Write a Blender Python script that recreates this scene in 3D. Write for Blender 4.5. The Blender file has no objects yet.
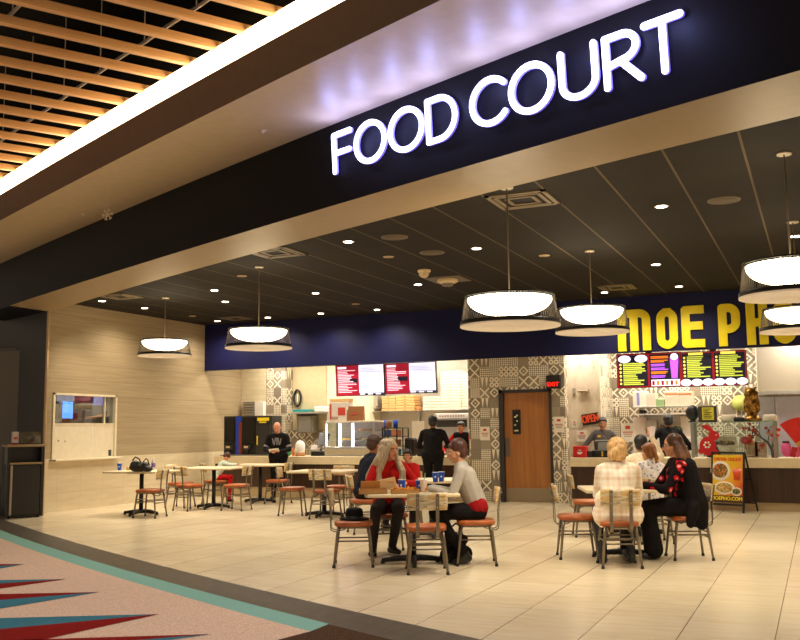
import bpy, bmesh, math, random
import numpy as np
from mathutils import Vector, Matrix, Euler
random.seed(7)
D = bpy.data
SC = bpy.context.scene
COL = SC.collection
RAD = math.radians

# ------------------------------------------------------------------ camera
F, YAW, PIT, ROL, H = 924.535, 0.42302978, 0.11718048, -0.01066805, 1.45
def cam_axes():
    cy, sy, cp, sp = math.cos(YAW), math.sin(YAW), math.cos(PIT), math.sin(PIT)
    fw = Vector((-sy*cp, cy*cp, sp)); rt = Vector((cy, sy, 0)); up = rt.cross(fw)
    c, s = math.cos(ROL), math.sin(ROL)
    return c*rt + s*up, -s*rt + c*up, fw
RT, UP, FW = cam_axes()
CAMP = Vector((0, 0, H))
cam = D.objects.new('camera', D.cameras.new('camera')); COL.objects.link(cam)
cam.data.sensor_width = 36; cam.data.sensor_fit = 'HORIZONTAL'; cam.data.lens = F/800*36
cam.data.clip_end = 200
cam.matrix_world = Matrix(((RT.x, UP.x, -FW.x, 0), (RT.y, UP.y, -FW.y, 0), (RT.z, UP.z, -FW.z, H), (0, 0, 0, 1)))
SC.camera = cam
def ray(x, y): return RT*((x-400)/F) - UP*((y-320)/F) + FW
def PZ(x, y, z=0):
    d = ray(x, y); return CAMP + d*((z-H)/d.z)
def PY(x, y, Y):
    d = ray(x, y); return CAMP + d*(Y/d.y)
def PX(x, y, X):
    d = ray(x, y); return CAMP + d*(X/d.x)
YB, ZC, ZB, XL = 17.70, 3.896, 2.838, -12.95      # back wall, ceiling, bulkhead underside, left wall

# ------------------------------------------------------------------ materials
def lin(c):
    return tuple(((v/255)/12.92 if v/255 <= .04045 else ((v/255+.055)/1.055)**2.4) for v in c)
_m = {}
def mat(name, col=(200, 200, 200), rough=.6, metal=0, spec=.5, em=None, es=1.0, bump=0, bscale=60, coat=0):
    if name in _m: return _m[name]
    m = D.materials.new(name); m.use_nodes = True
    nt = m.node_tree; b = nt.nodes['Principled BSDF']
    b.inputs['Base Color'].default_value = (*lin(col), 1)
    b.inputs['Roughness'].default_value = rough; b.inputs['Metallic'].default_value = metal
    b.inputs['Specular IOR Level'].default_value = spec
    b.inputs['Coat Weight'].default_value = coat
    if em is not None:
        b.inputs['Emission Color'].default_value = (*lin(em), 1); b.inputs['Emission Strength'].default_value = es
    # slight procedural variation of colour
    n = nt.nodes.new('ShaderNodeTexNoise'); n.inputs['Scale'].default_value = bscale if bump else 9
    tc = nt.nodes.new('ShaderNodeTexCoord'); nt.links.new(tc.outputs['Object'], n.inputs['Vector'])
    hs = nt.nodes.new('ShaderNodeHueSaturation'); hs.inputs['Color'].default_value = (*lin(col), 1)
    mr = nt.nodes.new('ShaderNodeMapRange'); mr.inputs['To Min'].default_value = .9; mr.inputs['To Max'].default_value = 1.1
    nt.links.new(n.outputs['Fac'], mr.inputs['Value']); nt.links.new(mr.outputs[0], hs.inputs['Value'])
    nt.links.new(hs.outputs[0], b.inputs['Base Color'])
    if bump:
        bp = nt.nodes.new('ShaderNodeBump'); bp.inputs['Strength'].default_value = bump; bp.inputs['Distance'].default_value = .01
        nt.links.new(n.outputs['Fac'], bp.inputs['Height']); nt.links.new(bp.outputs[0], b.inputs['Normal'])
    _m[name] = m
    return m

class NB:
    """small helper for node maths inside a principled material"""
    def __init__(self, name, rough=.5, spec=.5, metal=0):
        self.m = D.materials.new(name); self.m.use_nodes = True; _m[name] = self.m
        self.nt = self.m.node_tree; self.b = self.nt.nodes['Principled BSDF']
        self.b.inputs['Roughness'].default_value = rough; self.b.inputs['Specular IOR Level'].default_value = spec
        self.b.inputs['Metallic'].default_value = metal
        self.tc = self.nt.nodes.new('ShaderNodeTexCoord')
        s = self.nt.nodes.new('ShaderNodeSeparateXYZ'); self.nt.links.new(self.tc.outputs['Object'], s.inputs[0])
        self.x, self.y, self.z = s.outputs
    def _in(self, sock, v):
        if hasattr(v, 'is_output'): self.nt.links.new(v, sock)
        else: sock.default_value = v
    def m_(self, op, a, b=0.0, c=0.0):
        n = self.nt.nodes.new('ShaderNodeMath'); n.operation = op
        self._in(n.inputs[0], a); self._in(n.inputs[1], b); self._in(n.inputs[2], c)
        return n.outputs[0]
    def add(s, a, b): return s.m_('ADD', a, b)
    def sub(s, a, b): return s.m_('SUBTRACT', a, b)
    def mul(s, a, b): return s.m_('MULTIPLY', a, b)
    def fr(s, a): return s.m_('FRACT', a)
    def fl(s, a): return s.m_('FLOOR', a)
    def ab(s, a): return s.m_('ABSOLUTE', a)
    def lt(s, a, b): return s.m_('LESS_THAN', a, b)
    def gt(s, a, b): return s.m_('GREATER_THAN', a, b)
    def vec(s, x, y, z=0.0):
        n = s.nt.nodes.new('ShaderNodeCombineXYZ')
        for i, v in enumerate((x, y, z)): s._in(n.inputs[i], v)
        return n.outputs[0]
    def white(s, v):
        n = s.nt.nodes.new('ShaderNodeTexWhiteNoise'); n.noise_dimensions = '3D'; s.nt.links.new(v, n.inputs['Vector']); return n.outputs['Value']
    def noise(s, v, scale=5, detail=3, rough=.5):
        n = s.nt.nodes.new('ShaderNodeTexNoise'); n.inputs['Scale'].default_value = scale; n.inputs['Detail'].default_value = detail
        n.inputs['Roughness'].default_value = rough
        s.nt.links.new(v, n.inputs['Vector']); return n.outputs['Fac']
    def mix(s, f, a, b):
        n = s.nt.nodes.new('ShaderNodeMix'); n.data_type = 'RGBA'
        s._in(n.inputs[0], f)
        for k, v in ((6, a), (7, b)):
            if hasattr(v, 'is_output'): s.nt.links.new(v, n.inputs[k])
            else: n.inputs[k].default_value = (*lin(v), 1)
        return n.outputs[2]
    def ramp(s, f, stops):
        n = s.nt.nodes.new('ShaderNodeValToRGB'); s.nt.links.new(f, n.inputs[0])
        e = n.color_ramp.elements
        while len(e) < len(stops): e.new(.5)
        for el, (p, c) in zip(e, stops): el.position = p; el.color = (*lin(c), 1)
        return n.outputs[0]
    def bump(s, h, strength=.3, dist=.01):
        n = s.nt.nodes.new('ShaderNodeBump'); n.inputs['Strength'].default_value = strength; n.inputs['Distance'].default_value = dist
        s.nt.links.new(h, n.inputs['Height']); s.nt.links.new(n.outputs[0], s.b.inputs['Normal'])
    def col(s, c):
        if hasattr(c, 'is_output'): s.nt.links.new(c, s.b.inputs['Base Color'])
        else: s.b.inputs['Base Color'].default_value = (*lin(c), 1)
        return s.m

def glass(name, tint=(235, 245, 240), gloss=.10):
    if name in _m: return _m[name]
    m = D.materials.new(name); m.use_nodes = True; nt = m.node_tree; nt.nodes.clear()
    o = nt.nodes.new('ShaderNodeOutputMaterial'); mx = nt.nodes.new('ShaderNodeMixShader')
    t = nt.nodes.new('ShaderNodeBsdfTransparent'); g = nt.nodes.new('ShaderNodeBsdfGlossy')
    t.inputs[0].default_value = (*lin(tint), 1); g.inputs['Roughness'].default_value = .03
    mx.inputs[0].default_value = gloss
    nt.links.new(t.outputs[0], mx.inputs[1]); nt.links.new(g.outputs[0], mx.inputs[2]); nt.links.new(mx.outputs[0], o.inputs[0])
    _m[name] = m
    return m

def wood(name, a, b, scale=1.0, axis='z', rough=.45):
    n = NB(name, rough)
    v = n.vec(n.mul(n.x, 14*scale), n.mul(n.y, 14*scale), n.mul(n.z, 14*scale))
    if axis == 'z': v = n.vec(n.mul(n.x, 30*scale), n.mul(n.y, 30*scale), n.mul(n.z, 1.2*scale))
    if axis == 'x': v = n.vec(n.mul(n.x, 1.2*scale), n.mul(n.y, 30*scale), n.mul(n.z, 30*scale))
    if axis == 'y': v = n.vec(n.mul(n.x, 30*scale), n.mul(n.y, 1.2*scale), n.mul(n.z, 30*scale))
    f = n.noise(v, 1, 4, .6)
    return n.col(n.ramp(f, [(.3, a), (.7, b)]))

# ------------------------------------------------------------------ mesh builder
class B:
    def __init__(self): self.bm = bmesh.new()
    def _fin(self, verts, M=None, mi=0, smooth=False):
        fs = set()
        for v in verts:
            if M is not None: v.co = M @ v.co
            for f in v.link_faces: fs.add(f)
        for f in fs:
            f.material_index = mi; f.smooth = smooth
        return self
    def box(self, c, s, rot=None, bev=0, mi=0, seg=1):
        r = bmesh.ops.create_cube(self.bm, size=1)
        vs = r['verts']
        for v in vs: v.co = Vector((v.co.x*s[0], v.co.y*s[1], v.co.z*s[2]))
        if bev:
            es = list({e for v in vs for e in v.link_edges})
            r2 = bmesh.ops.bevel(self.bm, geom=es, offset=bev, segments=seg, affect='EDGES', profile=.5)
            vs = list({v for f in r2['faces'] for v in f.verts} | {v for v in vs if v.is_valid})
        M = Matrix.Translation(Vector(c))
        if rot is not None: M = M @ (rot.to_4x4() if hasattr(rot, 'to_4x4') else Euler(rot).to_matrix().to_4x4())
        return self._fin(vs, M, mi, bev > 0 and seg > 1)
    def b2(self, lo, hi, bev=0, mi=0, seg=1):
        lo, hi = Vector(lo), Vector(hi)
        return self.box((lo+hi)/2, hi-lo, None, bev, mi, seg)
    def cone(self, p0, p1, r0, r1=None, seg=12, mi=0, caps=True, smooth=None):
        if r1 is None: r1 = r0
        p0, p1 = Vector(p0), Vector(p1); d = p1-p0
        r = bmesh.ops.create_cone(self.bm, cap_ends=caps, segments=seg, radius1=r0, radius2=max(r1, 1e-5), depth=d.length)
        q = Vector((0, 0, 1)).rotation_difference(d.normalized())
        return self._fin(r['verts'], Matrix.Translation((p0+p1)/2) @ q.to_matrix().to_4x4(), mi, (seg > 8) if smooth is None else smooth)
    def ball(self, c, r, seg=12, mi=0, rot=None):
        if not hasattr(r, '__len__'): r = (r, r, r)
        q = bmesh.ops.create_uvsphere(self.bm, u_segments=seg, v_segments=max(6, seg*2//3), radius=1)
        M = Matrix.Translation(Vector(c)) @ (rot.to_4x4() if rot is not None else Matrix()) @ Matrix.Diagonal((*r, 1))
        return self._fin(q['verts'], M, mi, True)
    def tube(self, pts, r, seg=8, mi=0, flat=None, closed=False, ref=(0, 0, 1)):
        """sweep a circle (or a flat strip half-sizes flat=(a,b), a along the fixed x axis) along pts"""
        pts = [Vector(p) for p in pts]; n = len(pts); rings = []
        ref = Vector(ref)
        for i, p in enumerate(pts):
            if closed: t = (pts[(i+1) % n]-pts[i-1]).normalized()
            else: t = (pts[min(i+1, n-1)]-pts[max(i-1, 0)]).normalized()
            if flat is not None: a = Vector((1, 0, 0)); b = t.cross(a).normalized()
            else:
                a = t.cross(ref)
                if a.length < .05: a = t.cross(Vector((1, 0, 0)))
                a.normalize(); b = t.cross(a).normalized()
            rr = r[i] if hasattr(r, '__len__') else r
            if flat is not None:
                rings.append([self.bm.verts.new(p + a*(sx*flat[0]) + b*(sy*flat[1])) for sx, sy in ((-1, -1), (1, -1), (1, 1), (-1, 1))])
            else:
                rings.append([self.bm.verts.new(p + a*(rr*math.cos(2*math.pi*k/seg)) + b*(rr*math.sin(2*math.pi*k/seg))) for k in range(seg)])
        m = len(rings[0]); fs = []
        for i in range(n if closed else n-1):
            A, Bq = rings[i], rings[(i+1) % n]
            for k in range(m): fs.append(self.bm.faces.new((A[k], A[(k+1) % m], Bq[(k+1) % m], Bq[k])))
        if not closed: fs.append(self.bm.faces.new(rings[0][::-1])); fs.append(self.bm.faces.new(rings[-1]))
        for f in fs: f.material_index = mi; f.smooth = flat is None
        return self
    def lathe(self, prof, c=(0, 0, 0), seg=20, mi=0, sx=1, sy=1):
        c = Vector(c); rings = []
        for r, z in prof:
            rings.append([self.bm.verts.new(c + Vector((sx*r*math.cos(2*math.pi*k/seg), sy*r*math.sin(2*math.pi*k/seg), z))) for k in range(seg)])
        for A, Bq in zip(rings, rings[1:]):
            for k in range(seg):
                f = self.bm.faces.new((A[k], A[(k+1) % seg], Bq[(k+1) % seg], Bq[k])); f.material_index = mi; f.smooth = True
        return self
    def prism(self, poly, depth, M=None, mi=0):
        """polygon in local xy extruded along +z by depth, then moved by M"""
        bot = [self.bm.verts.new((p[0], p[1], 0)) for p in poly]; top = [self.bm.verts.new((p[0], p[1], depth)) for p in poly]
        n = len(poly); fs = [self.bm.faces.new(bot[::-1]), self.bm.faces.new(top)]
        for k in range(n): fs.append(self.bm.faces.new((bot[k], bot[(k+1) % n], top[(k+1) % n], top[k])))
        for f in fs: f.material_index = mi
        if M is not None:
            for v in bot+top: v.co = M @ v.co
        return self
    def quad(self, *ps, mi=0):
        f = self.bm.faces.new([self.bm.verts.new(p) for p in ps]); f.material_index = mi
        return self
    def build(self, name, mats, parent=None, normals=True):
        if normals: bmesh.ops.recalc_face_normals(self.bm, faces=self.bm.faces)
        me = D.meshes.new(name); self.bm.to_mesh(me); self.bm.free()
        for m in (mats if isinstance(mats, (list, tuple)) else [mats]): me.materials.append(m)
        o = D.objects.new(name, me); COL.objects.link(o)
        if parent is not None: o.parent = parent
        return o

def tag(o, label=None, cat=None, group=None, kind=None):
    if label: o['label'] = label
    if cat: o['category'] = cat
    if group: o['group'] = group
    if kind: o['kind'] = kind
    return o
def thing(name, label, cat, loc=(0, 0, 0), rz=0, group=None):
    o = D.objects.new(name, None); COL.objects.link(o); o.empty_display_size = .1
    o.location = loc; o.rotation_euler = (0, 0, rz)
    return tag(o, label, cat, group)
def dup(root, loc, rz, label=None, group=None):
    def rec(o, par):
        c = o.copy(); COL.objects.link(c); c.parent = par
        for ch in kids.get(o.name, []): rec(ch, c)
        return c
    kids = {}
    for o in D.objects:
        if o.parent is not None: kids.setdefault(o.parent.name, []).append(o)
    c = rec(root, None); c.location = loc; c.rotation_euler = (0, 0, rz)
    return tag(c, label, None, group)
def struct(o): o['kind'] = 'structure'; return o
def one(b, name, m, label, cat, loc=(0, 0, 0), rz=0, group=None):
    """a thing that is a single mesh, modelled round its own base"""
    o = b.build(name, m); o.location = loc; o.rotation_euler = (0, 0, rz)
    return tag(o, label, cat, group)

def text_mesh(txt, size, depth=.002, align='CENTER'):
    """returns (verts, faces) of built-in font text in the xz plane facing -y, centred on the origin"""
    cu = D.curves.new('t', 'FONT'); cu.body = txt; cu.size = size; cu.extrude = depth; cu.align_x = align; cu.align_y = 'CENTER'
    cu.resolution_u = 3
    o = D.objects.new('t', cu); COL.objects.link(o)
    dg = bpy.context.evaluated_depsgraph_get(); dg.update()
    me = D.meshes.new_from_object(o.evaluated_get(dg))
    vs = [Vector((v.co.x, -v.co.z, v.co.y)) for v in me.vertices]; fs = [list(p.vertices) for p in me.polygons]
    D.objects.remove(o); D.curves.remove(cu); D.meshes.remove(me)
    return vs, fs
def add_text(b, txt, size, M, mi=0, depth=.002, bold=0, sx=1.0):
    vs, fs = text_mesh(txt, size, depth)
    for i, off in enumerate(((0, 0), (bold, 0), (-bold, 0), (0, bold)) if bold else ((0, 0),)):
        bv = [b.bm.verts.new(M @ (Vector((v.x*sx, v.y, v.z)) + Vector((off[0], -.0007*i, off[1])))) for v in vs]
        for f in fs:
            try: q = b.bm.faces.new([bv[i] for i in f]); q.material_index = mi
            except ValueError: pass
    return b

# commonly used materials
CREAM = mat('cream_laminate', (226, 208, 170), .35)
BLACKM = mat('black_metal', (22, 21, 22), .45, 0, .5)
STEEL = mat('brushed_steel', (196, 192, 184), .34, .75)
DSTEEL = mat('dull_steel', (150, 146, 138), .45, .7)
WHITE = mat('white_paint', (236, 230, 216), .5)
BLACKP = mat('black_plastic', (18, 18, 19), .4)
RED = mat('red_plastic', (200, 24, 24), .45)
BLUE = mat('blue_plastic', (24, 60, 190), .4)
GREY = mat('grey_metal_tube', (128, 118, 102), .38, .7)
# ------------------------------------------------------------------ the curved front of the court
_lp = [(-12.790, 11.699), (-10.817, 10.755), (-9.152, 10.021), (-6.570, 8.849), (-4.720, 8.023), (-3.316, 7.396), (-2.223, 6.931), (-1.341, 6.576), (-.609, 6.290), (.012, 6.066)]
_li = [(-12.709, 12.533), (-11.311, 11.925), (-9.236, 10.969), (-7.569, 10.202), (-5.374, 9.136), (-3.744, 8.345), (-2.530, 7.867), (-1.542, 7.504), (-.717, 7.252), (-.006, 7.058)]
_bi = [(-12.386, 11.556), (-10.097, 10.195), (-8.214, 9.126), (-5.818, 7.918), (-4.436, 7.209), (-2.829, 6.525), (-2.234, 6.213)]
cl, ci, cb = [np.polyfit([p[0] for p in L], [p[1] for p in L], 2) for L in (_lp, _li, _bi)]
yl = lambda x: float(np.polyval(cl, x)); yi = lambda x: float(np.polyval(ci, x)); yb = lambda x: float(np.polyval(cb, x))
ZS, ZF = 3.625, 4.42           # beam underside, soffit height (top of the dark fascia)
LEAN = .045
XS = [-14.4 + i*(17.4/58) for i in range(59)]
def ribbon(b, f0, f1, mi=0):
    """strip between two curves x -> (y, z)"""
    A = [b.bm.verts.new((x, *f0(x))) for x in XS]; Bv = [b.bm.verts.new((x, *f1(x))) for x in XS]
    for i in range(len(XS)-1):
        f = b.bm.faces.new((A[i], A[i+1], Bv[i+1], Bv[i])); f.material_index = mi; f.smooth = True
    return b

# ---- procedural surfaces
def floor_mat():
    n = NB('beige_floor_tile', .3, .5)
    T = .617
    u = n.m_('DIVIDE', n.add(n.x, .365), T); row = n.fl(u)
    v = n.m_('DIVIDE', n.add(n.y, n.mul(row, .0)), T*1.0)
    fu = n.sub(n.ab(n.sub(n.fr(u), .5)), .5); fv = n.sub(n.ab(n.sub(n.fr(v), .5)), .5)
    gx = n.gt(fu, -.006); gy = n.mul(n.gt(fv, -.004), .35)
    g = n.m_('MAXIMUM', gx, gy)
    st = n.noise(n.vec(n.mul(n.x, 2.2), n.mul(n.y, 16), 0.0), 1, 4, .6)
    tone = n.white(n.vec(row, n.fl(v), 3.0))
    c = n.ramp(n.add(n.mul(st, .8), n.mul(tone, .2)), [(.25, (204, 186, 152)), (.55, (220, 203, 170)), (.8, (229, 214, 184))])
    r = n.noise(n.vec(n.x, n.y, 0.0), 1.5, 2); n.nt.links.new(n.m_('MULTIPLY_ADD', r, .12, .17), n.b.inputs['Roughness'])
    return n.col(n.mix(g, c, (120, 100, 70)))
def dark_band_mat():
    n = NB('dark_grey_border_tile', .45)
    st = n.noise(n.vec(n.mul(n.x, 8), n.mul(n.y, 3), 0.0), 1.5, 5, .65)
    w = n.sub(n.y, n.mul(n.x, -.47))
    s = n.fr(n.m_('DIVIDE', n.x, .27)); g = n.lt(s, .02)
    c = n.ramp(st, [(.3, (58, 49, 38)), (.7, (86, 74, 58))])
    return n.col(n.mix(g, c, (38, 34, 28)))
def carpet_mat(name, a, b, sc=180):
    n = NB(name, .95, .1)
    f = n.noise(n.tc.outputs['Object'], sc, 2); n.bump(f, .5, .004)
    return n.col(n.ramp(f, [(.35, a), (.65, b)]))
def ceil_mat():
    n = NB('dark_ceiling_tile', .85, .2)
    T = .66
    u = n.m_('DIVIDE', n.add(n.x, .485), T); v = n.m_('DIVIDE', n.sub(n.y, 8.45), .675)
    au = n.ab(n.sub(n.fr(n.add(u, .5)), .5)); av = n.ab(n.sub(n.fr(n.add(v, .5)), .5))
    gx = n.lt(au, .017); gy = n.lt(av, .014)
    f = n.noise(n.tc.outputs['Object'], 260, 2)
    tone = n.white(n.vec(n.fl(u), n.fl(v), 0.0))
    c = n.ramp(n.add(n.mul(f, .8), n.mul(tone, .25)), [(.3, (27, 23, 18)), (.75, (36, 31, 25))])
    c = n.mix(gy, c, (34, 29, 23))
    return n.col(n.mix(gx, c, (88, 75, 58)))
def stone_mat():
    n = NB('striated_stone_wall', .6, .3)
    f = n.noise(n.vec(n.mul(n.x, .8), n.mul(n.y, .8), n.mul(n.z, 40)), 1.3, 6, .6)
    r = n.fr(n.m_('DIVIDE', n.z, .305)); g = n.m_('MULTIPLY', n.lt(r, .03), .7)
    n.bump(f, .15, .006)
    c = n.ramp(f, [(.3, (150, 132, 102)), (.5, (166, 147, 114)), (.72, (178, 159, 126))])
    return n.col(n.mix(g, c, (132, 112, 80)))
def wains_mat():
    n = NB('cream_wainscot_tile', .35, .5)
    u = n.m_('DIVIDE', n.y, .6); v = n.m_('DIVIDE', n.z, .335)
    g = n.m_('MAXIMUM', n.lt(n.fr(u), .008), n.lt(n.fr(v), .012))
    f = n.noise(n.vec(n.mul(n.y, 2), n.mul(n.z, 12), 0.0), 1, 4)
    c = n.ramp(f, [(.3, (206, 190, 156)), (.7, (220, 205, 172))])
    return n.col(n.mix(g, c, (182, 160, 122)))
def brick_mat():
    n = NB('cream_subway_tile', .3, .5)
    v = n.m_('DIVIDE', n.z, .11); row = n.fl(v)
    u = n.m_('DIVIDE', n.add(n.x, n.mul(n.m_('MODULO', row, 2.0), .16)), .32)
    g = n.m_('MAXIMUM', n.lt(n.fr(u), .02), n.lt(n.fr(v), .06))
    tone = n.white(n.vec(n.fl(u), row, 1.0))
    return n.col(n.mix(g, n.ramp(tone, [(0, (214, 200, 164)), (1, (224, 210, 176))]), (194, 180, 146)))
def pattern_mat():
    n = NB('encaustic_patchwork_tile', .45, .4)
    T = .205
    u = n.m_('DIVIDE', n.add(n.x, n.y), T); v = n.m_('DIVIDE', n.z, T)
    iu, iv = n.fl(u), n.fl(v); a = n.sub(n.fr(u), .5); b = n.sub(n.fr(v), .5)
    r = n.white(n.vec(iu, iv, 5.0)); r2 = n.white(n.vec(iu, iv, 9.0))
    aa, ab = n.ab(a), n.ab(b)
    ck = n.m_('MODULO', n.ab(n.add(n.fl(n.mul(n.add(a, b), 5.0)), n.fl(n.mul(n.sub(a, b), 5.0)))), 2.0)      # diagonal dots
    xx = n.m_('MAXIMUM', n.lt(n.ab(n.sub(aa, ab)), .10), n.gt(n.add(aa, ab), .84))                                # crossed lines
    d = n.m_('SQRT', n.add(n.mul(n.sub(aa, .25), n.sub(aa, .25)), n.mul(n.sub(ab, .25), n.sub(ab, .25))))
    ring = n.lt(n.ab(n.sub(d, .17)), .07)                                                                        # four rings
    dc = n.add(aa, ab); dia = n.m_('MAXIMUM', n.lt(n.ab(n.sub(dc, .42)), .09), n.lt(dc, .1))                     # diamonds
    wed = n.lt(n.ab(n.sub(n.ab(a), .22)), n.mul(n.add(b, .5), .16))                                               # wedges
    def sel(lo, hi, pat): return n.mul(n.mul(n.gt(r, lo), n.lt(r, hi)), pat)
    p = n.add(n.add(n.add(sel(.14, .38, ck), sel(.38, .58, xx)), n.add(sel(.58, .72, ring), sel(.72, .86, dia))), sel(.86, 1.01, wed))
    base = n.ramp(r2, [(0, (126, 114, 96)), (1, (158, 144, 122))])
    g = n.m_('MAXIMUM', n.gt(aa, .49), n.gt(ab, .49))
    c = n.mix(p, base, (236, 224, 198))
    return n.col(n.mix(n.mul(g, .5), c, (90, 80, 66)))

M_FLOOR, M_CEIL, M_STONE, M_WAINS, M_BRICK, M_PAT = floor_mat(), ceil_mat(), stone_mat(), wains_mat(), brick_mat(), pattern_mat()
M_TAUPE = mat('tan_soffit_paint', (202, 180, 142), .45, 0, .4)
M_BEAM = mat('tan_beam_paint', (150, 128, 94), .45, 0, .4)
M_BROWN = mat('taupe_shade_tone', (122, 102, 88), .6, 0, .3)  # soffit tan darkened: the drop face's shade put into its colour
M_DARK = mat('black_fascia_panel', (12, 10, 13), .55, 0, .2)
M_NAVY = mat('navy_bulkhead_paint', (15, 17, 66), .55, 0, .3)
M_WALL = mat('cream_wall_paint', (228, 216, 186), .6)

struct(B().b2((-16, 2.5, -.1), (3.4, 23, 0)).build('floor', M_FLOOR))
# border bands and carpet follow the curve, lying a few millimetres proud
def band(name, m, o0, o1, x0, x1, z):
    b = B(); n = 40
    P = [x0+(x1-x0)*i/n for i in range(n+1)]
    A = [b.bm.verts.new((x, yb(x)-o0, z)) for x in P]; Bv = [b.bm.verts.new((x, yb(x)-o1, z)) for x in P]
    A0 = [b.bm.verts.new((x, yb(x)-o0, 0)) for x in P]
    for i in range(n):
        b.bm.faces.new((A[i], A[i+1], Bv[i+1], Bv[i])); b.bm.faces.new((A0[i], A0[i+1], A[i+1], A[i]))
    return struct(b.build(name, m))
band('trim_1', dark_band_mat(), 0, .50, -15.5, 1.6, .003)
band('trim_2', carpet_mat('teal_carpet_band', (112, 156, 144), (140, 182, 168)), .48, .78, -15.5, -3.44, .005)
M_CB = carpet_mat('beige_pink_carpet', (182, 150, 130), (224, 194, 170), 110)
M_CR = carpet_mat('red_carpet', (104, 16, 12), (138, 24, 20)); M_CT = carpet_mat('blue_carpet', (44, 92, 108), (66, 122, 138))
b = B()
P = [-15.5+i*(15.5-3.44)/40 for i in range(41)]
A = [b.bm.verts.new((x, yb(x)-.765, .006)) for x in P]
E1 = PZ(270, 640); E0 = PZ(318, 629)
Bv = [b.bm.verts.new((x + (E1.x-E0.x)*6*(i/40)**3, max(2.6, yb(x)-7), .006)) for i, x in enumerate(P)]
for i in range(40): b.bm.faces.new((A[i], A[i+1], Bv[i+1], Bv[i]))
def spike(tip, up, mid, lo, cu, cd):
    t = PZ(*tip, .009); U, Mi, L = [PZ(*q, .009) for q in (up, mid, lo)]
    ext = lambda p: t + (p-t)*1.9
    b.quad(t, ext(U), ext(Mi), mi=cu); b.quad(t, ext(Mi), ext(L), mi=cd)
spike((25, 564), (0, 564), (0, 566), (0, 568.5), 1, 2)
spike((66, 579), (0, 580), (0, 583.5), (0, 588.5), 2, 1)
spike((99, 592), (0, 594), (0, 600), (0, 608.5), 1, 2)
spike((159, 614), (0, 618), (0, 629), (-4, 650), 2, 1)
spike((212, 634), (60, 638.5), (60, 646), (60, 655), 1, 2)
spike((3, 554), (-20, 554), (-20, 555.5), (-20, 557), 2, 1)
struct(b.build('floor_carpet', [M_CB, M_CR, M_CT]))
b = B()
p = [PZ(330, 626.3), PZ(268, 640.5), PZ(200, 660), PZ(900, 760), PZ(560, 668)]
A = [(x, yb(x)-.49, .0045) for x in [-3.5+i*.4 for i in range(13)]]
vs = [b.bm.verts.new(q) for q in A] + [b.bm.verts.new(q) for q in ((1.3, 2.6, .0045), (-6, 2.6, .0045), (E1.x, E1.y, .0045), (E0.x, E0.y-.02, .0045))]
b.bm.faces.new(vs)
struct(b.build('floor_carpet', carpet_mat('dark_brown_carpet', (48, 32, 22), (92, 66, 46), 120)))

# ---- inner ceiling from the beam to the back, laid as one dark tile grid
b = B()
A = [b.bm.verts.new((x, yi(x)-.05, ZC)) for x in XS if -13.6 < x < 2.6]
vs = A + [b.bm.verts.new((2.6, YB+.2, ZC)), b.bm.verts.new((-13.3, YB+.2, ZC))]
f = b.bm.faces.new(vs)
r = bmesh.ops.extrude_face_region(b.bm, geom=[f]); bmesh.ops.translate(b.bm, verts=[v for v in r['geom'] if isinstance(v, bmesh.types.BMVert)], vec=(0, 0, .1))
bmesh.ops.triangulate(b.bm, faces=b.bm.faces)
struct(b.build('ceiling', M_CEIL))
# ---- beam: dark leaning fascia outside, tan underside, tan inner face
b = B()
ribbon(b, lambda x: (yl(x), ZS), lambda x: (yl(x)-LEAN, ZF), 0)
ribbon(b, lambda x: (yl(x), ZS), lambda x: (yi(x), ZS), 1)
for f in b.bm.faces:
    if f.material_index == 1 and f.calc_center_median().x < -12.5: f.material_index = 0  # underside's left end turned black: its shade put into the colour
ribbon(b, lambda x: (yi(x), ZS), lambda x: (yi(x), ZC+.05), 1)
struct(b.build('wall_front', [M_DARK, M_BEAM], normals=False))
# ---- soffit outside, its drop face, and the cove above
b = B()
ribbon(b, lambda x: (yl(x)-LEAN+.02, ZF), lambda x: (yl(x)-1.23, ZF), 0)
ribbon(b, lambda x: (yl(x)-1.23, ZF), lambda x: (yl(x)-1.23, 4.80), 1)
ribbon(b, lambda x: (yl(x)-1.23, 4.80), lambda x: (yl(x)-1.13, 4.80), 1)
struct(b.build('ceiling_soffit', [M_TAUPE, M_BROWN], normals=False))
M_COVE = mat('cove_lens', (255, 240, 214), .6, em=(255, 222, 172), es=6.5)
b = B(); ribbon(b, lambda x: (yl(x)-1.17, 4.80), lambda x: (yl(x)-1.17, 5.075))
tag(b.build('cove_light', M_COVE, normals=False), 'long warm white cove light running above the tan soffit edge', 'light strip')

# ---- black plenum above the mall's slats, and wall_right out of frame
M_PLEN = mat('black_plenum', (13, 12, 12), .9, 0, .1)
struct(B().b2((-24, -2, 6.3), (4, 14, 6.4)).build('ceiling_plenum', M_PLEN))
b = B(); ribbon(b, lambda x: (yl(x)-1.0, 5.03), lambda x: (yl(x)-1.0, 6.3)); struct(b.build('wall_plenum', M_PLEN))
struct(B().b2((2.5, 5.5, 0), (2.6, 23, ZC)).build('wall_right', M_WALL))

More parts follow.
